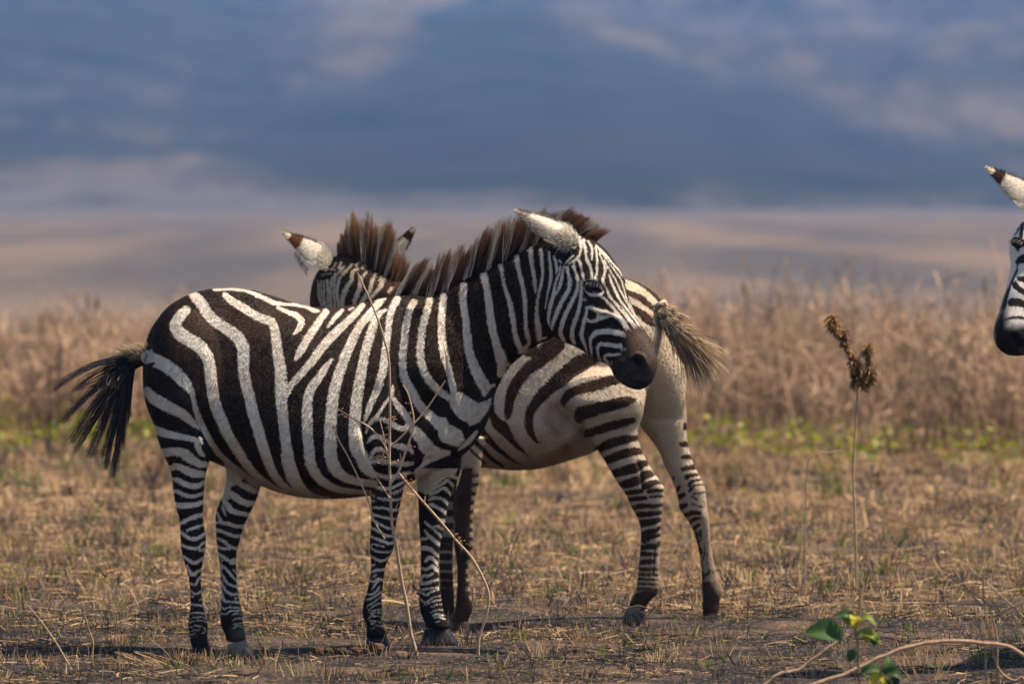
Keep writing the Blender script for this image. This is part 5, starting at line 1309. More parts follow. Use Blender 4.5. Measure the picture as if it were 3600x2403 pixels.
bush = ramp(nt, noise(nt, 0.05, 4, sc=(2.2, 0.07, 1), rough=0.6), 0.44, 0.66, 0, 0.5)
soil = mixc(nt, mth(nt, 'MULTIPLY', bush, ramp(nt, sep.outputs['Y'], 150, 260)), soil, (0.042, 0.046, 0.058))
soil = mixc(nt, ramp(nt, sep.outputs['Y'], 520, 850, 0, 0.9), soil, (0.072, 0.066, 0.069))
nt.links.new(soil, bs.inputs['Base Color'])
bs.inputs['Roughness'].default_value = 0.95
bs.inputs['Specular IOR Level'].default_value = 0.08
bp = N(nt, 'ShaderNodeBump'); bp.inputs['Strength'].default_value = 0.9; bp.inputs['Distance'].default_value = 0.02
nt.links.new(mth(nt, 'ADD', noise(nt, 28, 6, rough=0.7), noise(nt, 6, 3)), bp.inputs['Height'])
nt.links.new(bp.outputs[0], bs.inputs['Normal'])
M_soil = m

ys = np.concatenate([np.linspace(-400, 15, 12), np.arange(16, 27, 0.5), np.arange(27, 36, 0.045), np.arange(36, 62, 0.25), np.geomspace(62, 9500, 90)])
def ground_z(X, Y):
    z = gz(X, Y) * np.clip((200 - Y) / 120, 0, 1) * np.clip((Y + 20) / 20, 0, 1)
    return z
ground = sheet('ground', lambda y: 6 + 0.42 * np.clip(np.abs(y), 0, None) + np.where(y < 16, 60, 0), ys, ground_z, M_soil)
tag(ground, kind='structure')

# ------------------------------------------------------------------ crater wall far behind
def hill_z(X, Y):
    foot = 1080 + 150 * snoise(X, 0 * Y, 41, 500, 6) + 60 * snoise(X, 0 * Y, 45, 110, 6)
    dd = np.clip(Y - foot, 0, None)
    base = 0.020 * dd + 0.000022 * dd ** 2
    rid = 1 + 0.10 * snoise(X, Y * 0.3, 42, 240) + 0.05 * snoise(X, Y * 0.4, 43, 90) + 0.025 * snoise(X, Y * 0.5, 46, 40)
    return np.minimum(base * rid, 195 + 15 * snoise(X, Y, 47, 800)) - 1.2
m, nt, bs = mat_new('crater_wall')
shade_wood = N(nt, 'ShaderNodeAttribute', attribute_name='shade_wood').outputs['Fac']
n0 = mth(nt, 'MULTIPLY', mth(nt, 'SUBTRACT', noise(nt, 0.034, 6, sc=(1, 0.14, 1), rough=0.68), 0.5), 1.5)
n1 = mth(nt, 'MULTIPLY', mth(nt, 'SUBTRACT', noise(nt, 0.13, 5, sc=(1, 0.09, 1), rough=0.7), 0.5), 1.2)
g = mth(nt, 'ADD', mth(nt, 'ADD', shade_wood, n0), n1)
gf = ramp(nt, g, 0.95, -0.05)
tcz = N(nt, 'ShaderNodeTexCoord'); sz = N(nt, 'ShaderNodeSeparateXYZ'); nt.links.new(tcz.outputs['Object'], sz.inputs[0])
foot_f = ramp(nt, sz.outputs['Z'], 9.0, 1.0)
shade_forest = mixc(nt, noise(nt, 0.03, 4), (0.006, 0.010, 0.010), (0.034, 0.036, 0.032))  # dark tone for the painted cloud shadow and the tree cover
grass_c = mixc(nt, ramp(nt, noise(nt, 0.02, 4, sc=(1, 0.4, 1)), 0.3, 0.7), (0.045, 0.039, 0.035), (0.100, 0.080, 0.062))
nt.links.new(mixc(nt, gf, shade_forest, mixc(nt, foot_f, grass_c, (0.072, 0.066, 0.069))), bs.inputs['Base Color'])
bs.inputs['Roughness'].default_value = 1.0
bs.inputs['Specular IOR Level'].default_value = 0.0
M_hill = m
ysH = np.concatenate([np.linspace(700, 800, 4), np.linspace(810, 4300, 210), np.linspace(4350, 8500, 24)])
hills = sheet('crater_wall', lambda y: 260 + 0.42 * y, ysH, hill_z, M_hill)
# cloud shadow painted dark across the middle of the wall, thin woodland upper left, open grass on the right hand spurs
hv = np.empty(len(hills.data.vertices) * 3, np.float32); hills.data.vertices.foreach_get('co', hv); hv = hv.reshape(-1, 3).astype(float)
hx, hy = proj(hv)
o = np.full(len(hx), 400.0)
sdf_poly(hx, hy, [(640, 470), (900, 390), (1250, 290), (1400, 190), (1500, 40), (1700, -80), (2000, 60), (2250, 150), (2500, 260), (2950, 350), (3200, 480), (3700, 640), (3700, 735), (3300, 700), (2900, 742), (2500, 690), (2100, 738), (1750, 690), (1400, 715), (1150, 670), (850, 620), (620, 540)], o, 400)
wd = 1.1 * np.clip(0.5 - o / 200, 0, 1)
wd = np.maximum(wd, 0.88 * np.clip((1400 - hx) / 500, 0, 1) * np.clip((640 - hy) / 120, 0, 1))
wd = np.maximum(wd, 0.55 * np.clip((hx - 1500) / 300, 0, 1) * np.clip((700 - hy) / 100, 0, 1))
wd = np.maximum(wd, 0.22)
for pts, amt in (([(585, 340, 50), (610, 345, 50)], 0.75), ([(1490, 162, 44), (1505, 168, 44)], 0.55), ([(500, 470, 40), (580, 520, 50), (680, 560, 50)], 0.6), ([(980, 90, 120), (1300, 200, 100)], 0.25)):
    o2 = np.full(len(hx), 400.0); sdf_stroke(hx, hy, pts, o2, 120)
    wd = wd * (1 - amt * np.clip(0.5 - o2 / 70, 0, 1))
at = hills.data.attributes.new('shade_wood', 'FLOAT', 'POINT'); at.data.foreach_set('value', wd.astype(np.float32))
tag(hills, kind='structure')

# ------------------------------------------------------------------ haze
bm_v = [(x, y, z) for z in (-3, 232) for x, y in ((-4200, -420), (4200, -420), (4200, 9600), (-4200, 9600))]
m = bpy.data.materials.new('haze'); m.use_nodes = True
nt = m.node_tree; nt.nodes.remove(nt.nodes['Principled BSDF'])
pv = N(nt, 'ShaderNodeVolumePrincipled')
pv.inputs['Color'].default_value = (0.12, 0.32, 0.92, 1)
pv.inputs['Absorption Color'].default_value = (1, 1, 1, 1)
pv.inputs['Density'].default_value = 0.00018
pv.inputs['Anisotropy'].default_value = 0.0
nt.links.new(pv.outputs[0], nt.nodes['Material Output'].inputs['Volume'])
hz = new_mesh('haze', bm_v, [[0, 3, 2, 1], [4, 5, 6, 7], [0, 1, 5, 4], [1, 2, 6, 5], [2, 3, 7, 6], [3, 0, 4, 7]], m, smooth=False)
tag(hz, kind='stuff')

# ------------------------------------------------------------------ stubble and straw litter
def scatter(n, y0, y1, half, bias=1.0):
    y = y0 + (y1 - y0) * rng.random(n) ** bias
    x = (rng.random(n) * 2 - 1) * (half * y)
    return x, y
PAL = np.array([(0.45, 0.285, 0.145), (0.55, 0.365, 0.195), (0.34, 0.21, 0.11), (0.22, 0.155, 0.11), (0.12, 0.10, 0.092), (0.022, 0.020, 0.020), (0.62, 0.44, 0.255)])
def straw_cols(n, burnt):
    p = np.array([0.22, 0.18, 0.2, 0.16, 0.10, 0.05, 0.09])
    k = rng.choice(7, n, p=p)
    c = PAL[k] * (0.75 + 0.5 * rng.random((n, 1)))
    b = rng.random(n) < burnt
    c[b] = np.array((0.045, 0.040, 0.040)) * (0.4 + 1.3 * rng.random((b.sum(), 1)))
    return c
def grass(name, n, y0, y1, half, lmin, lmax, wid, lying, burnt, kind_thr=0.0, bias=1.0):
    x, y = scatter(n, y0, y1, half, bias)
    pr = patch_straw(x, y)
    keep = rng.random(n) < np.clip((pr - 0.16) * 1.7, 0.04, 1)
    x, y, pr = x[keep], y[keep], pr[keep]
    n = len(x)
    z = gz(x, y)
    L = lmin + (lmax - lmin) * rng.random(n) ** 1.8
    az = rng.random(n) * 6.283
    el = np.where(rng.random(n) < lying, rng.uniform(-0.05, 0.22, n), rng.uniform(0.5, 1.5, n))
    L = np.where(el > 0.4, L * 0.75, L * 1.25)
    d = np.stack([np.cos(az) * np.cos(el), np.sin(az) * np.cos(el), np.sin(el)], 1)
    r = np.stack([x, y, z + np.where(el < 0.4, 0.004 + 0.012 * rng.random(n), -0.004)], 1)
    t = r + d * L[:, None]
    t[:, 2] = np.maximum(t[:, 2], z + 0.003)
    md = (r + t) / 2 + rng.normal(0, 0.05, (n, 3)) * L[:, None] + np.array([0, 0, 0.04]) * L[:, None]
    c = straw_cols(n, np.clip(burnt * (1.5 - pr), 0, 1))
    w = wid * (0.5 + 0.9 * rng.random(n))
    return tag(ribbons(name, M_grass, r, md, t, w, w * 0.45, c * 0.8, c, None, 2), kind='stuff')
grass('straw_litter', 72000, 27.4, 33.0, 0.085, 0.015, 0.10, 0.0040, 0.66, 0.62)
grass('stubble', 45000, 33.0, 41, 0.085, 0.03, 0.13, 0.0058, 0.5, 0.22)
grass('stubble', 46000, 41, 57, 0.09, 0.04, 0.15, 0.009, 0.45, 0.16)
grass('stubble', 26000, 57, 95, 0.11, 0.06, 0.25, 0.016, 0.3, 0.1)
grass('stubble', 3500, 20.0, 27.6, 0.10, 0.03, 0.12, 0.004, 0.6, 0.4)

# tussocks: stubble standing in bunches
def tussocks(nt_, y0, y1, half, per, lmin, lmax, wid, at=None):
    x, y = scatter(nt_, y0, y1, half) if at is None else at
    nt_ = len(x)
    kk = rng.integers(per // 2, per * 2, nt_)
    ii = np.repeat(np.arange(nt_), kk)
    n = len(ii)
    sp = 0.018 + 0.03 * rng.random(nt_)[ii]
    ox, oy = rng.normal(0, 1, n) * sp, rng.normal(0, 1, n) * sp
    X, Y = x[ii] + ox, y[ii] + oy
    L = (lmin + (lmax - lmin) * rng.random(nt_))[ii] * (0.5 + 0.6 * rng.random(n))
    d = np.stack([ox / 0.05 * 0.5 + rng.normal(0, 0.25, n), oy / 0.05 * 0.5 + rng.normal(0, 0.25, n), np.ones(n)], 1)
    d /= np.linalg.norm(d, axis=1)[:, None]
    r = np.stack([X, Y, gz(X, Y) - 0.004], 1)
    t = r + d * L[:, None]
    md = (r + t) / 2 + rng.normal(0, 0.06, (n, 3)) * L[:, None]
    tone = straw_cols(nt_, 0.3)[ii] * (0.75 + 0.5 * rng.random((n, 1)))
    return tag(ribbons('stubble', M_grass, r, md, t, wid * (0.6 + 0.6 * rng.random(n)), wid * 0.3, tone * 0.75, tone, None, 2), kind='stuff')
fx = np.array([(f[0], f[1]) for f in FOOT[:8]])
fx = np.repeat(fx, 4, 0)
tussocks(0, 0, 0, 0, 16, 0.02, 0.055, 0.0036, (fx[:, 0] + rng.normal(0, 0.06, len(fx)), fx[:, 1] - 0.075 - 0.05 * rng.random(len(fx))))
tussocks(420, 28.2, 34, 0.085, 14, 0.03, 0.085, 0.0040)
tussocks(900, 34, 46, 0.085, 14, 0.04, 0.12, 0.006)
tussocks(600, 46, 56, 0.09, 14, 0.06, 0.17, 0.009)

# fresh green shoots in small tufts
def shoots(name, nt_, y0, y1, half, lmin, lmax, wid, per, bias=1.0, cx=None):
    x, y = scatter(nt_, y0, y1, half, bias) if cx is None else cx
    k = per
    X = np.repeat(x, k) + rng.normal(0, 0.022, len(x) * k) * (lmax / 0.07); Y = np.repeat(y, k) + rng.normal(0, 0.02, len(x) * k) * (lmax / 0.07)
    n = len(X)
    L = lmin + (lmax - lmin) * rng.random(n)
    az = rng.random(n) * 6.283; el = rng.uniform(0.5, 1.4, n)
    r = np.stack([X, Y, gz(X, Y) - 0.003], 1)
    t = r + np.stack([np.cos(az) * np.cos(el), np.sin(az) * np.cos(el), np.sin(el)], 1) * L[:, None]
    md = (r + t) / 2 + np.array([0, 0, 0.15]) * L[:, None]
    c = np.where((rng.random(n) < 0.55)[:, None], (0.10, 0.155, 0.022), (0.20, 0.21, 0.030)) * (0.6 + 0.7 * rng.random((n, 1)))
    return tag(ribbons(name, M_green, r, md, t, wid, wid * 0.25, c * 0.8, c, None, 3), kind='stuff')
shoots('green_shoots', 150, 28.3, 33.5, 0.062, 0.02, 0.055, 0.005, 7)
shoots('green_shoots', 240, 33.5, 46, 0.062, 0.03, 0.08, 0.008, 9)
shoots('green_shoots', 60, 46, 55, 0.062, 0.05, 0.14, 0.016, 10)

# ------------------------------------------------------------------ tall dry growth across the background
def band_front(x): return 55.6 - 4.6 * np.clip((x - 1.2) / 3.0, 0, 1) + 1.2 * snoise(x, 0 * x, 61, 3.0)
n = 27000
x = (rng.random(n) * 2 - 1) * 9.0
dep = rng.random(n) ** 1.3 * 14
y = band_front(x) + dep
gap = np.exp(-((x - 2.0) / 0.9) ** 2) * (dep < 5)
clump = 0.5 + 0.6 * snoise(x, y, 62, 1.1)
keepm = (rng.random(n) < np.clip(clump, 0.12, 1)) & (rng.random(n) > gap * 0.9)
x, y, dep = x[keepm], y[keepm], dep[keepm]; n = len(x)
H = np.interp(x, [-4, -1.5, 1.2, 3.5], [0.80, 0.86, 1.0, 1.12]) * (0.64 + 0.20 * snoise(x, y, 63, 1.5) + 0.10 * rng.normal(size=n)) * (0.86 + 0.010 * dep)
H = np.clip(H, 0.25, 1.25) * np.where(rng.random(n) < 0.05, 1.18, 1.0)
r0 = np.stack([x, y, gz(x, y)], 1)
ln = rng.normal(0, 0.16, (n, 2))
tp = r0 + np.column_stack([ln * H[:, None], H])
md = (r0 + tp) / 2 + np.column_stack([rng.normal(0, 0.05, (n, 2)), 0.05 * H])
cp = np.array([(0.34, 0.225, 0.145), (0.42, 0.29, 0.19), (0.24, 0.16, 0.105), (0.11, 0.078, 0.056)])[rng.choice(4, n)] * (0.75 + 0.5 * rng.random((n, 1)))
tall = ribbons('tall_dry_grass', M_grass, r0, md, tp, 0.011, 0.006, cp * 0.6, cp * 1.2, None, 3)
tag(tall, kind='stuff')
# side twigs and feathery ends
k = 4
idx = np.repeat(np.arange(n), k)
u = 0.35 + 0.62 * rng.random(n * k)
b0 = r0[idx] * ((1 - u) ** 2)[:, None] + md[idx] * (2 * u * (1 - u))[:, None] + tp[idx] * (u ** 2)[:, None]
L = 0.07 + 0.17 * rng.random(n * k)
az = rng.random(n * k) * 6.283; el = rng.uniform(0.1, 1.2, n * k)
b2 = b0 + np.stack([np.cos(az) * np.cos(el), np.sin(az) * np.cos(el), np.sin(el)], 1) * L[:, None]
b1 = (b0 + b2) / 2 + rng.normal(0, 0.015, b0.shape)
tw = ribbons('tall_dry_grass', M_grass, b0, b1, b2, 0.010, 0.007, cp[idx] * (0.75 + 0.55 * u[:, None]), cp[idx] * (0.85 + 0.6 * u[:, None]), None, 2)
tag(tw, kind='stuff')
# taller seed stalks rising over the band
n = 9
x = np.concatenate([rng.uniform(0.9, 4.2, 6), rng.uniform(-4.2, -1.0, 3)]); y = band_front(x) + rng.uniform(0.5, 9, n)
tb = Tubes()
for i in range(n):
    h = rng.uniform(0.95, 1.25) if x[i] > 0 else rng.uniform(0.75, 0.95)
    b = np.array([x[i], y[i], 0.0]); t = b + [rng.normal(0, 0.10), rng.normal(0, 0.1), h]
    tb.add([b, (b + t) / 2 + rng.normal(0, 0.02, 3), t], 0.006, 4, 3, (0.26, 0.18, 0.12))
    ax = (t - b) / np.linalg.norm(t - b)
    tb.add([t - ax * rng.uniform(0.08, 0.2), t - ax * 0.03, t + ax * 0.02], [0.008, rng.uniform(0.010, 0.019), 0.006], 5, 3, (0.27, 0.18, 0.125))
tag(tb.build('seed_stalks', M_twig), kind='stuff')
# green growth along the foot of the band
n = 62
x = np.concatenate([rng.uniform(0.7, 4.4, 38), rng.uniform(-4.6, -1.3, 24)])
y = band_front(x) - rng.uniform(-1.5, 2.6, n)
v, q, c = [], [], []
cnt = 0
m_ = 34
cx = np.repeat(x, m_) + rng.normal(0, 0.11, n * m_); cy = np.repeat(y, m_) + rng.normal(0, 0.12, n * m_)
hh = np.repeat(rng.uniform(0.06, 0.24, n), m_) * rng.random(n * m_)
cc = np.stack([cx, cy, gz(cx, cy) + hh + 0.01], 1)
a = rng.normal(size=(n * m_, 3)); a /= np.linalg.norm(a, axis=1)[:, None]
b = rng.normal(size=(n * m_, 3)); b -= a * (a * b).sum(1)[:, None]; b /= np.linalg.norm(b, axis=1)[:, None]
sz = (0.018 + 0.022 * rng.random(n * m_))[:, None]
v = np.stack([cc - a * sz, cc + b * sz * 0.5, cc + a * sz, cc - b * sz * 0.5], 1).reshape(-1, 3)
q = np.arange(n * m_ * 4).reshape(-1, 4)
gc = np.where((rng.random(n * m_) < 0.6)[:, None], (0.24, 0.235, 0.020), (0.12, 0.16, 0.022)) * (0.6 + 0.8 * rng.random((n * m_, 1)))
tag(fast_quads('green_undergrowth', v, q, np.repeat(gc, 4, 0), M_green), kind='stuff')

# ------------------------------------------------------------------ single plants and other things in the foreground
def on_ground(p):
    p = np.array(p, float); p[2] = float(gz(p[0], p[1])) - 0.004
    return p
def weed(name, base, label, cat, group=None):
    return tag(empty(name, tuple(base)), label, cat, group)
BARK = (0.56, 0.375, 0.25)
def stick(parent, name, reg, pts, d, r, col=BARK, ground_end=False, dd=0.0, wob=0.0):
    """a twig through frame points standing at depth d; r are radii in mm at both ends"""
    q = px(reg, *[p[:2] for p in pts])
    n_ = len(q)
    P3 = [P(a[0], a[1], d + dd * i / max(1, n_ - 1)) for i, a in enumerate(q)]
    if ground_end:
        e = P3[-1].copy(); pr = P3[-2]
        g = on_ground(e)
        if e[2] > g[2]:
            P3.append(np.array([e[0] + (e[0] - pr[0]) * 0.2, e[1], g[2]]))
        n_ = len(P3)
    rad = np.linspace(r[0], r[1], n_) * 0.001 * (1.35 if parent.name.startswith('dry_weed') and d < 30 else 1.0)
    t = Tubes(); t.add(P3, rad, 7, 4, col, wob)
    return t.build(name, M_twig, parent), P3

def buds(parent, name, reg, spots, d, size, col=(0.40, 0.24, 0.13), k=10):
    t = Tubes()
    for s in spots:
        c = P(*px(reg, s)[0][:2], d)
        for i in range(k):
            v = rng.normal(size=3); v /= np.linalg.norm(v)
            a = c + v * 0.002 + rng.normal(0, size * 0.0006, 3)
            t.add([a, a + v * size * 0.0006, a + v * size * 0.001], [0.0008, 0.0022, 0.0006], 4, 2, col)
    return tag(t.build(name, M_twig, parent), kind='stuff')

# the dry weed in front of the near zebra
dw = 29.72
trunk_pts = [(1256, 958), (1290, 1030), (1325, 1113), (1350, 1190), (1368, 1274), (1371, 1446), (1369, 1600), (1370, 1627), (1372, 1723), (1378, 1840), (1390, 1902), (1406, 2004), (1416, 2060), (1429, 2119), (1444, 2221), (1457, 2269), (1464, 2300)]
wd_ = weed('dry_weed', on_ground(P(1464, 2310, dw)), 'tall bare forked weed standing upright in front of the side-on zebra', 'weed')
stick(wd_, 'stem', 'S', trunk_pts, dw, (2.2, 5.6), ground_end=True)
for reg, pts, r in (
        ('W', [(490, 40), (540, 120), (580, 250), (610, 430), (580, 600), (510, 800), (440, 1000), (355, 1120)], (1.5, 3.6)),
        ('W', [(960, -10), (830, 190), (740, 320), (600, 480), (440, 640), (355, 715)], (1.8, 3.0)),
        ('B', [(505, 1285), (545, 1310), (600, 1345), (680, 1385), (740, 1440), (790, 1510), (815, 1590)], (1.8, 2.8)),
        ('W', [(235, 420), (280, 600), (310, 750), (335, 880)], (1.3, 2.0)),
        ('B', [(475, 1385), (500, 1460), (560, 1568), (620, 1690), (690, 1850), (720, 1960), (790, 2080)], (1.6, 2.6)),
        ('W', [(45, 815), (130, 960), (240, 1120), (345, 1285)], (1.5, 2.2)),
        ('W', [(460, 790), (470, 870), (465, 930)], (1.2, 1.8)), ('W', [(440, 1340), (410, 1400), (380, 1440)], (1.0, 2.0)),
        ('W', [(190, 830), (260, 835), (350, 905)], (1.2, 1.8)), ('W', [(410, 870), (370, 920)], (1.0, 1.4)), ('L3', [(1000, 320), (985, 410)], (1.6, 2.0)), ('L3', [(735, 285), (860, 315)], (1.4, 1.8))):
    stick(wd_, 'branch', reg, pts, dw - 0.01, r)
stick(wd_, 'branch', 'E5', [(345, 275), (440, 390), (600, 570), (700, 690), (790, 790), (860, 910), (900, 1020), (890, 1130), (855, 1240), (840, 1300)], dw, (3.2, 3.6), ground_end=True)
# buds are specks of a pixel or two, joined on each twig
buds(wd_, 'seed_cluster', 'W', [(200, 835), (230, 835), (265, 840), (300, 845), (262, 885), (400, 885)], dw, 9, (0.52, 0.36, 0.22), 7)
buds(wd_, 'seed_cluster', 'W', [(500, 1060), (515, 1080), (575, 345), (550, 235), (570, 540), (585, 705), (385, 400), (320, 390), (320, 510), (325, 580)], dw, 7, (0.40, 0.24, 0.13), 4)
buds(wd_, 'seed_cluster', 'L3', [(1440, 850), (1480, 900), (1520, 940), (1500, 1060), (820, 130), (830, 200), (825, 370)], dw, 8, (0.36, 0.2, 0.11), 6)
buds(wd_, 'seed_cluster', 'B', [(515, 1295), (535, 1325), (470, 1390), (835, 1335)], dw, 8, (0.42, 0.25, 0.13), 5)

# the blurred weed with two seed heads on the right
dd_ = 34.3
w2 = weed('dry_weed', on_ground(P(3012, 2098, dd_)), 'tall thin weed with two brown drooping seed heads right of the zebras', 'weed')
stick(w2, 'stem', 'Z8', [(1062, 790), (1067, 870), (1070, 950), (1058, 1150), (1045, 1400), (1052, 1600), (1062, 1900), (1066, 2150)], dd_, (4.0, 5.0), (0.50, 0.35, 0.245), True)
def seed_head(parent, pts, wmm, n):
    q = np.array([P(*a, dd_) for a in px('Z8', *pts)])
    cc = catmull(q, 12)
    n_ = n
    i = rng.integers(0, len(cc), n_)
    c = cc[i]
    v = rng.normal(size=(n_, 3)); v /= np.linalg.norm(v, axis=1)[:, None]; v[:, 2] -= 0.5
    env = 0.75 + 0.35 * np.sin(i / len(cc) * 9 + 1)
    L = 1.55 * wmm * 0.001 * env * (0.6 + 0.5 * rng.random(n_))
    tp = c + v * L[:, None]
    col = np.array([(0.36, 0.20, 0.09), (0.24, 0.13, 0.06), (0.07, 0.04, 0.022), (0.44, 0.27, 0.13)])[rng.choice(4, n_, p=(0.38, 0.25, 0.17, 0.2))]
    return ribbons('seed_head', M_grass, c, (c + tp) / 2 + [0, 0, 0.003], tp, 0.006, 0.003, col, col, parent, 2)
seed_head(w2, [(915, 455), (935, 510), (965, 580), (1010, 650), (1060, 740), (1095, 830), (1120, 880)], 24, 1500)
seed_head(w2, [(990, 545), (1000, 590), (985, 620)], 18, 260)
seed_head(w2, [(1140, 630), (1130, 690), (1145, 760), (1165, 850)], 21, 800)
seed_head(w2, [(1045, 790), (1052, 840), (1045, 875)], 15, 250)
stick(w2, 'branch', 'Z8', [(1135, 640), (1090, 690), (1070, 760)], dd_, (3.5, 4), (0.48, 0.34, 0.22))
w3 = weed('dry_weed', on_ground(P(2836, 2100, 34.4)), 'thin pale weed stalk with a bent top, left of the weed with seed heads', 'weed')
stick(w3, 'stem', 'Z2', [(450, 145), (380, 155), (310, 160), (255, 195), (240, 240), (232, 420), (228, 700), (224, 950), (232, 1040)], 34.4, (2.2, 3.4), (0.44, 0.32, 0.23), True)

# leafy green plant close to the camera
dl = 25.4
lp = weed('leafy_plant', on_ground(P(3020, 2520, dl)), 'low green leafy plant sprouting blurred at the bottom right', 'plant')
stick(lp, 'stem', 'Q3', [(850, 200), (838, 430), (800, 560), (830, 700), (830, 900), (850, 1150), (860, 1400)], dl, (3.5, 5), (0.24, 0.17, 0.10), True)
def leaf(parent, base, tip, wmm, fold, col, nrm):
    a, b = P(*px('Q3', base)[0], dl), P(*px('Q3', tip)[0], dl - 0.01)
    ax = b - a; L = np.linalg.norm(ax); ax /= L
    nr = np.asarray(nrm, float); nr -= ax * (nr @ ax); nr /= np.linalg.norm(nr)
    sd = np.cross(ax, nr)
    v, f, c = [], [], []
    nt_, nu = 11, 7
    for i in range(nt_):
        t = i / (nt_ - 1)
        w = 1.22 * wmm * 0.001 * (math.sin(math.pi * min(1, t * 0.94 + 0.06)) ** 0.75)
        for j in range(nu):
            u = j / (nu - 1) * 2 - 1
            v.append(a + ax * L * t + sd * w * u + nr * (abs(u) * w * fold - 0.018 * math.sin(math.pi * t) * 0 - 0.02 * t * t + 0.012 * math.sin(3 * t)))
            k = 0.85 + 0.3 * rng.random() - (0.12 if abs(u) < 0.1 else 0)
            c.append(tuple(q * k for q in col))
    for i in range(nt_ - 1):
        for j in range(nu - 1):
            f.append([i * nu + j, i * nu + j + 1, (i + 1) * nu + j + 1, (i + 1) * nu + j])
    return fast_quads('leaf', np.array(v), np.array(f), np.array(c), M_green, parent, True)
G1, G2, G3 = (0.045, 0.095, 0.024), (0.22, 0.26, 0.025), (0.46, 0.40, 0.04)
leaf(lp, (690, 640), (345, 550), 34, 0.5, G1, (0.1, -0.75, 0.65))
leaf(lp, (800, 480), (600, 402), 16, 0.6, G1, (0.1, -0.6, 0.8))
leaf(lp, (790, 540), (780, 395), 17, 0.4, G3, (0.5, -0.8, 0.2))
leaf(lp, (740, 520), (690, 420), 13, 0.4, G2, (0.3, -0.8, 0.5))
leaf(lp, (845, 470), (1005, 490), 12, 0.6, G2, (0.1, -0.4, 0.9))
leaf(lp, (790, 600), (1045, 640), 17, 0.6, G2, (0.1, -0.6, 0.8))
leaf(lp, (850, 560), (930, 650), 19, 0.4, (0.22, 0.25, 0.04), (0.3, -0.8, 0.5))
leaf(lp, (960, 620), (985, 700), 11, 0.4, G1, (0.1, -0.9, 0.3))
leaf(lp, (790, 740), (740, 840), 13, 0.5, G1, (0.0, -0.9, 0.3))
leaf(lp, (1060, 960), (815, 935), 17, 0.6, G1, (0.0, -0.6, 0.8))
leaf(lp, (1080, 970), (1120, 805), 17, 0.5, G1, (0.3, -0.9, 0.2))
leaf(lp, (1090, 975), (1255, 995), 12, 0.6, G1, (0.0, -0.6, 0.8))
leaf(lp, (1060, 960), (930, 1035), 15, 0.5, G3, (0.3, -0.8, 0.5))
leaf(lp, (1085, 990), (1080, 1120), 15, 0.4, G3, (0.2, -0.9, 0.3))
leaf(lp, (1110, 1000), (1170, 1110), 18, 0.5, (0.02, 0.045, 0.016), (0.1, -0.9, 0.3))

# fallen branches and loose stems in the bottom right corner
db = 25.8
b1 = weed('fallen_branch', on_ground(P(3150, 2440, db)), 'long bare branch arching over the ground across the bottom right corner', 'branch')
stick(b1, 'branch', 'Q3', [(150, 1180), (430, 1055), (700, 965), (900, 872), (1150, 760), (1400, 688), (1600, 660), (1750, 655), (2000, 680), (2200, 705), (2349, 790), (2480, 900), (2560, 1120)], db, (6.5, 5.5), (0.50, 0.32, 0.21), True, wob=0.0008)
b2 = weed('fallen_branch', on_ground(P(2760, 2440, 26.2)), 'short knobbly twig rising beside the green leafy plant', 'branch')
stick(b2, 'branch', 'Q3', [(745, 600), (600, 690), (500, 760), (400, 830), (300, 912), (205, 935), (90, 965), (0, 1035), (-60, 1110)], 26.2, (3.5, 5), (0.50, 0.32, 0.21), True, wob=0.0008)
stick(b2, 'spur', 'Q3', [(160, 900), (175, 940)], 26.2, (3, 4), (0.42, 0.26, 0.165))
b3 = weed('dry_weed', on_ground(P(3480, 2390, 26.6)), 'thin looping stem bending over the dark shadow at the right edge', 'weed')
stick(b3, 'stem', 'Q3', [(1990, 330), (2005, 450), (2045, 650), (2075, 800), (2120, 920), (2190, 990), (2270, 1022), (2349, 1010)], 26.6, (2.2, 3.6), (0.42, 0.27, 0.17), True)
stick(b3, 'stem', 'Q3', [(1890, 330), (1930, 500), (1965, 640), (1995, 745)], 26.6, (1.8, 2.5), (0.36, 0.25, 0.18), True)
stick(b3, 'stem', 'Q3', [(2060, 440), (2095, 590), (2105, 760), (2100, 860)], 26.6, (2, 3), (0.36, 0.25, 0.18), True)
b4 = weed('dry_weed', on_ground(P(3560, 2330, 27.2)), 'sheaf of thin leaning stems crossing the right edge above the arching branch', 'weed')
for pts in ([(1560, -10), (1700, 90), (1850, 190), (2080, 370), (2349, 680)], [(1680, -40), (1800, 140), (1950, 330)], [(1980, 40), (1972, 220), (1990, 340)], [(1830, -30), (2000, 120), (2200, 300), (2349, 440)],
            [(1100, 310), (1500, 312), (1900, 322), (2200, 345)], [(2349, 290), (2200, 370), (2060, 440)], [(2230, 390), (2290, 500), (2349, 590)], [(2349, 480), (2230, 600), (2170, 720)]):
    stick(b4, 'stem', 'Q3', pts, 27.2, (1.6, 2.2), (0.36, 0.25, 0.17))
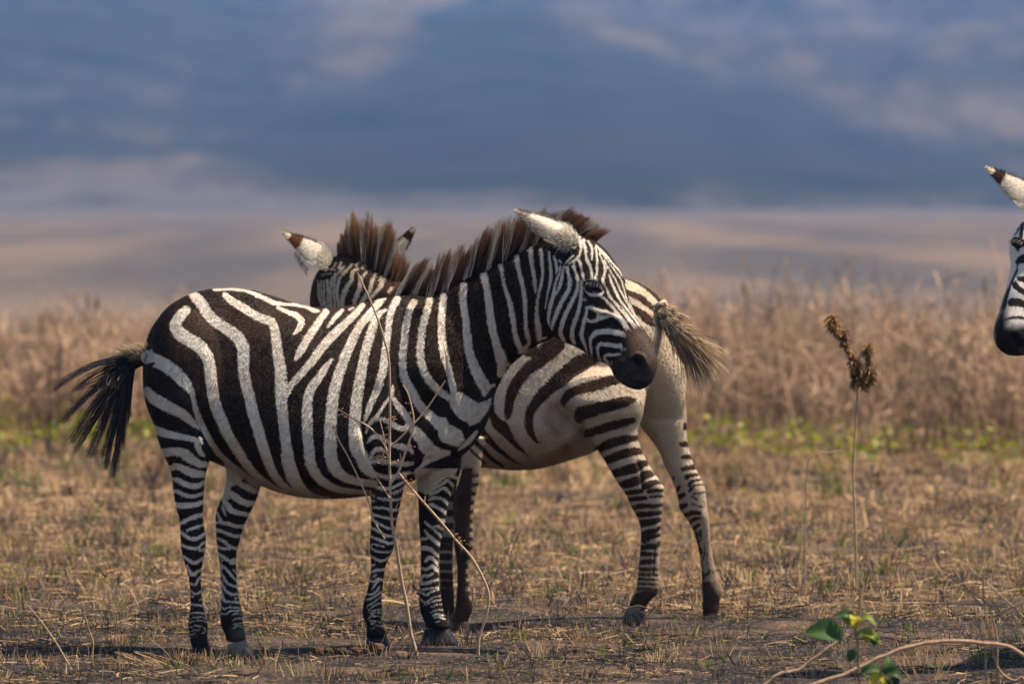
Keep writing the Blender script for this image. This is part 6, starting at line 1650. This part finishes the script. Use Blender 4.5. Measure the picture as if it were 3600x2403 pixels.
# stalks at the lower left
s1 = weed('grass_stalk', on_ground(P(285, 2400, 28.9)), 'longest dry grass stalk leaning left at the lower left corner', 'grass stalk')
stick(s1, 'stem', 'Q0', [(265, 55), (350, 150), (425, 240), (490, 330), (560, 430), (620, 530), (740, 740), (830, 880), (870, 960)], 28.9, (1.2, 3.6), (0.52, 0.37, 0.21), True)
stick(s1, 'branch', 'Q0', [(360, 205), (420, 265), (490, 330)], 28.9, (1.2, 2.2), (0.52, 0.37, 0.21))
s2 = weed('grass_stalk', on_ground(P(322, 2385, 29.1)), 'upright forked dry grass stalk beside the long leaning one', 'grass stalk')
stick(s2, 'stem', 'Q0', [(858, 100), (885, 210), (915, 310), (945, 400), (962, 470), (955, 600), (945, 800), (940, 850)], 29.1, (1.4, 3.6), (0.46, 0.32, 0.19), True)
stick(s2, 'branch', 'Q0', [(945, 240), (915, 310), (890, 385)], 29.1, (1.2, 1.8), (0.46, 0.32, 0.19))
s3 = weed('grass_stalk', on_ground(P(55, 2395, 29.2)), 'thin dark twig with a green tip at the left edge', 'grass stalk')
stick(s3, 'stem', 'Q0', [(165, 440), (180, 530), (182, 640), (165, 760), (145, 890)], 29.2, (1.3, 2.4), (0.22, 0.15, 0.10), True)
s4 = weed('grass_stalk', on_ground(P(620, 2350, 29.5)), 'thin bent stalk just left of the grey-black hooves', 'grass stalk')
stick(s4, 'stem', 'Q0', [(1540, 415), (1620, 480), (1710, 555), (1760, 620), (1815, 690)], 29.5, (1.0, 1.8), (0.46, 0.33, 0.2), True)
stick(s4, 'stem', 'Q0', [(1558, 485), (1550, 580), (1570, 680), (1595, 760)], 29.5, (1.2, 2.0), (0.36, 0.26, 0.17), True)
# heap of loose straw lying together
hp_ = weed('straw_heap', on_ground(P(470, 2330, 29.45)), 'loose heap of long yellow straws lying in the shadow at lower left', 'straw')
for i in range(34):
    a = np.array([1050 + 150 * rng.random() + 10 * i, 540 + 100 * rng.random()]); L_ = 250 + 330 * rng.random()
    an = math.radians(22 + 22 * rng.random())
    b = a + L_ * np.array([math.cos(an), math.sin(an) * 0.75])
    stick(hp_, 'straw', 'Q0', [tuple(a), tuple((a + b) / 2 + [0, -14 * rng.random()]), tuple(b)], 29.50 - 0.1 * rng.random(), (1.0, 1.5), (0.56, 0.38, 0.19) if rng.random() < 0.7 else (0.26, 0.17, 0.10))
# burnt grass clump beside the rear hoof of the brown zebra and thin forked stalks near it
fc = weed('burnt_tuft', on_ground(P(2205, 2190, 31.6)), 'grey burnt grass tuft in front of the brown zebra rear hoof', 'grass tuft')
for i in range(26):
    an = math.radians(-25 + 150 * rng.random())
    L_ = 120 + 160 * rng.random()
    stick(fc, 'blade', 'G6', [(210 + rng.normal(0, 14), 1250 + rng.normal(0, 10)), (210 + 0.5 * L_ * math.cos(an), 1240 + 0.4 * L_ * math.sin(an)), (215 + L_ * math.cos(an), 1255 + max(L_ * math.sin(an), -10))], 31.7, (1.8, 1.2), (0.20, 0.165, 0.14))
f1 = weed('grass_stalk', on_ground(P(1740, 2150, 32.2)), 'thin dry stalks with pale tips standing between the two striped zebras', 'grass stalk')
for pts in ([(1060, 640), (1000, 780), (960, 870), (930, 930), (880, 1010)], [(955, 760), (960, 830), (930, 920)], [(1240, 810), (1170, 850), (1050, 910), (950, 960)], [(1185, 850), (1215, 720), (1200, 690)], [(1100, 620), (1040, 760), (1030, 900), (1060, 1020)]):
    stick(f1, 'stem', 'E5', pts, 32.6, (1.6, 2.4), (0.50, 0.35, 0.22) if pts[0][0] != 1100 else (0.26, 0.19, 0.15))

# lumps of dry dung beside the front hoof
def lump(reg, c, r, label, d, sq=0.8):
    cx_, cy_ = px(reg, c)[0]
    rad = r * REG[reg][2] * 0.001
    ctr = P(cx_, cy_, d)
    g = float(gz(ctr[0], ctr[1]))
    ctr[2] = max(g + rad * sq * 0.35, min(ctr[2], g + rad * 0.9))
    v, f = uv_ball(np.zeros(3), (1, sq, 0.9), np.array([1., 0, 0]), np.array([0, 0, 1.]), np.array([0, 1., 0]), 18, 12)
    k = 1 + 0.22 * snoise(v[:, 0] * 3 + v[:, 1] * 2 + cx_, v[:, 2] * 3 + v[:, 1], int(cx_), 2.0, 8) + 0.06 * rng.normal(size=len(v)) * (np.abs(v[:, 2]) < 0.95 * sq)
    v = v * k[:, None] * rad
    o = empty('dung_lump', tuple(ctr))
    col = np.tile((0.105, 0.062, 0.038), (len(v), 1)) * (0.7 + 0.5 * rng.random((len(v), 1)))
    fq = np.array(f)
    me = fast_quads('dung_lump', v, fq, col, M_clod, None, True)
    bpy.data.objects.remove(o, do_unlink=True)
    me.location = ctr
    return tag(me, label, 'dung', 'dry dung lumps by the hooves')
dg_ = 29.95
lump('Q1', (990, 462), 44, 'dark dung lump standing highest, at the back of the dung pile', dg_ + 0.1)
lump('Q1', (925, 555), 66, 'largest brown dung lump at the left end of the pile', dg_)
lump('Q1', (1045, 512), 44, 'rough dung lump between the largest and the smooth ones', dg_ + 0.04)
lump('Q1', (1130, 482), 34, 'small smooth dung lump in the middle of the pile', dg_ + 0.06)
lump('Q1', (1185, 535), 48, 'brown dung lump just right of the middle of the pile', dg_)
lump('Q1', (1250, 560), 36, 'flat dung lump low between the grass and the pile', dg_ - 0.03)
lump('Q1', (1320, 548), 56, 'round dung lump second from the striped front hoof', dg_)
lump('Q1', (1412, 476), 40, 'pale dung lump touching the back of the front hoof', dg_ + 0.02)
lump('Q1', (1545, 482), 78, 'wide dung lump lying right in front of the front hoof', dg_ - 0.02, 0.7)
lump('Q1', (905, 635), 30, 'small pale dung lump below the largest one', dg_ - 0.08)
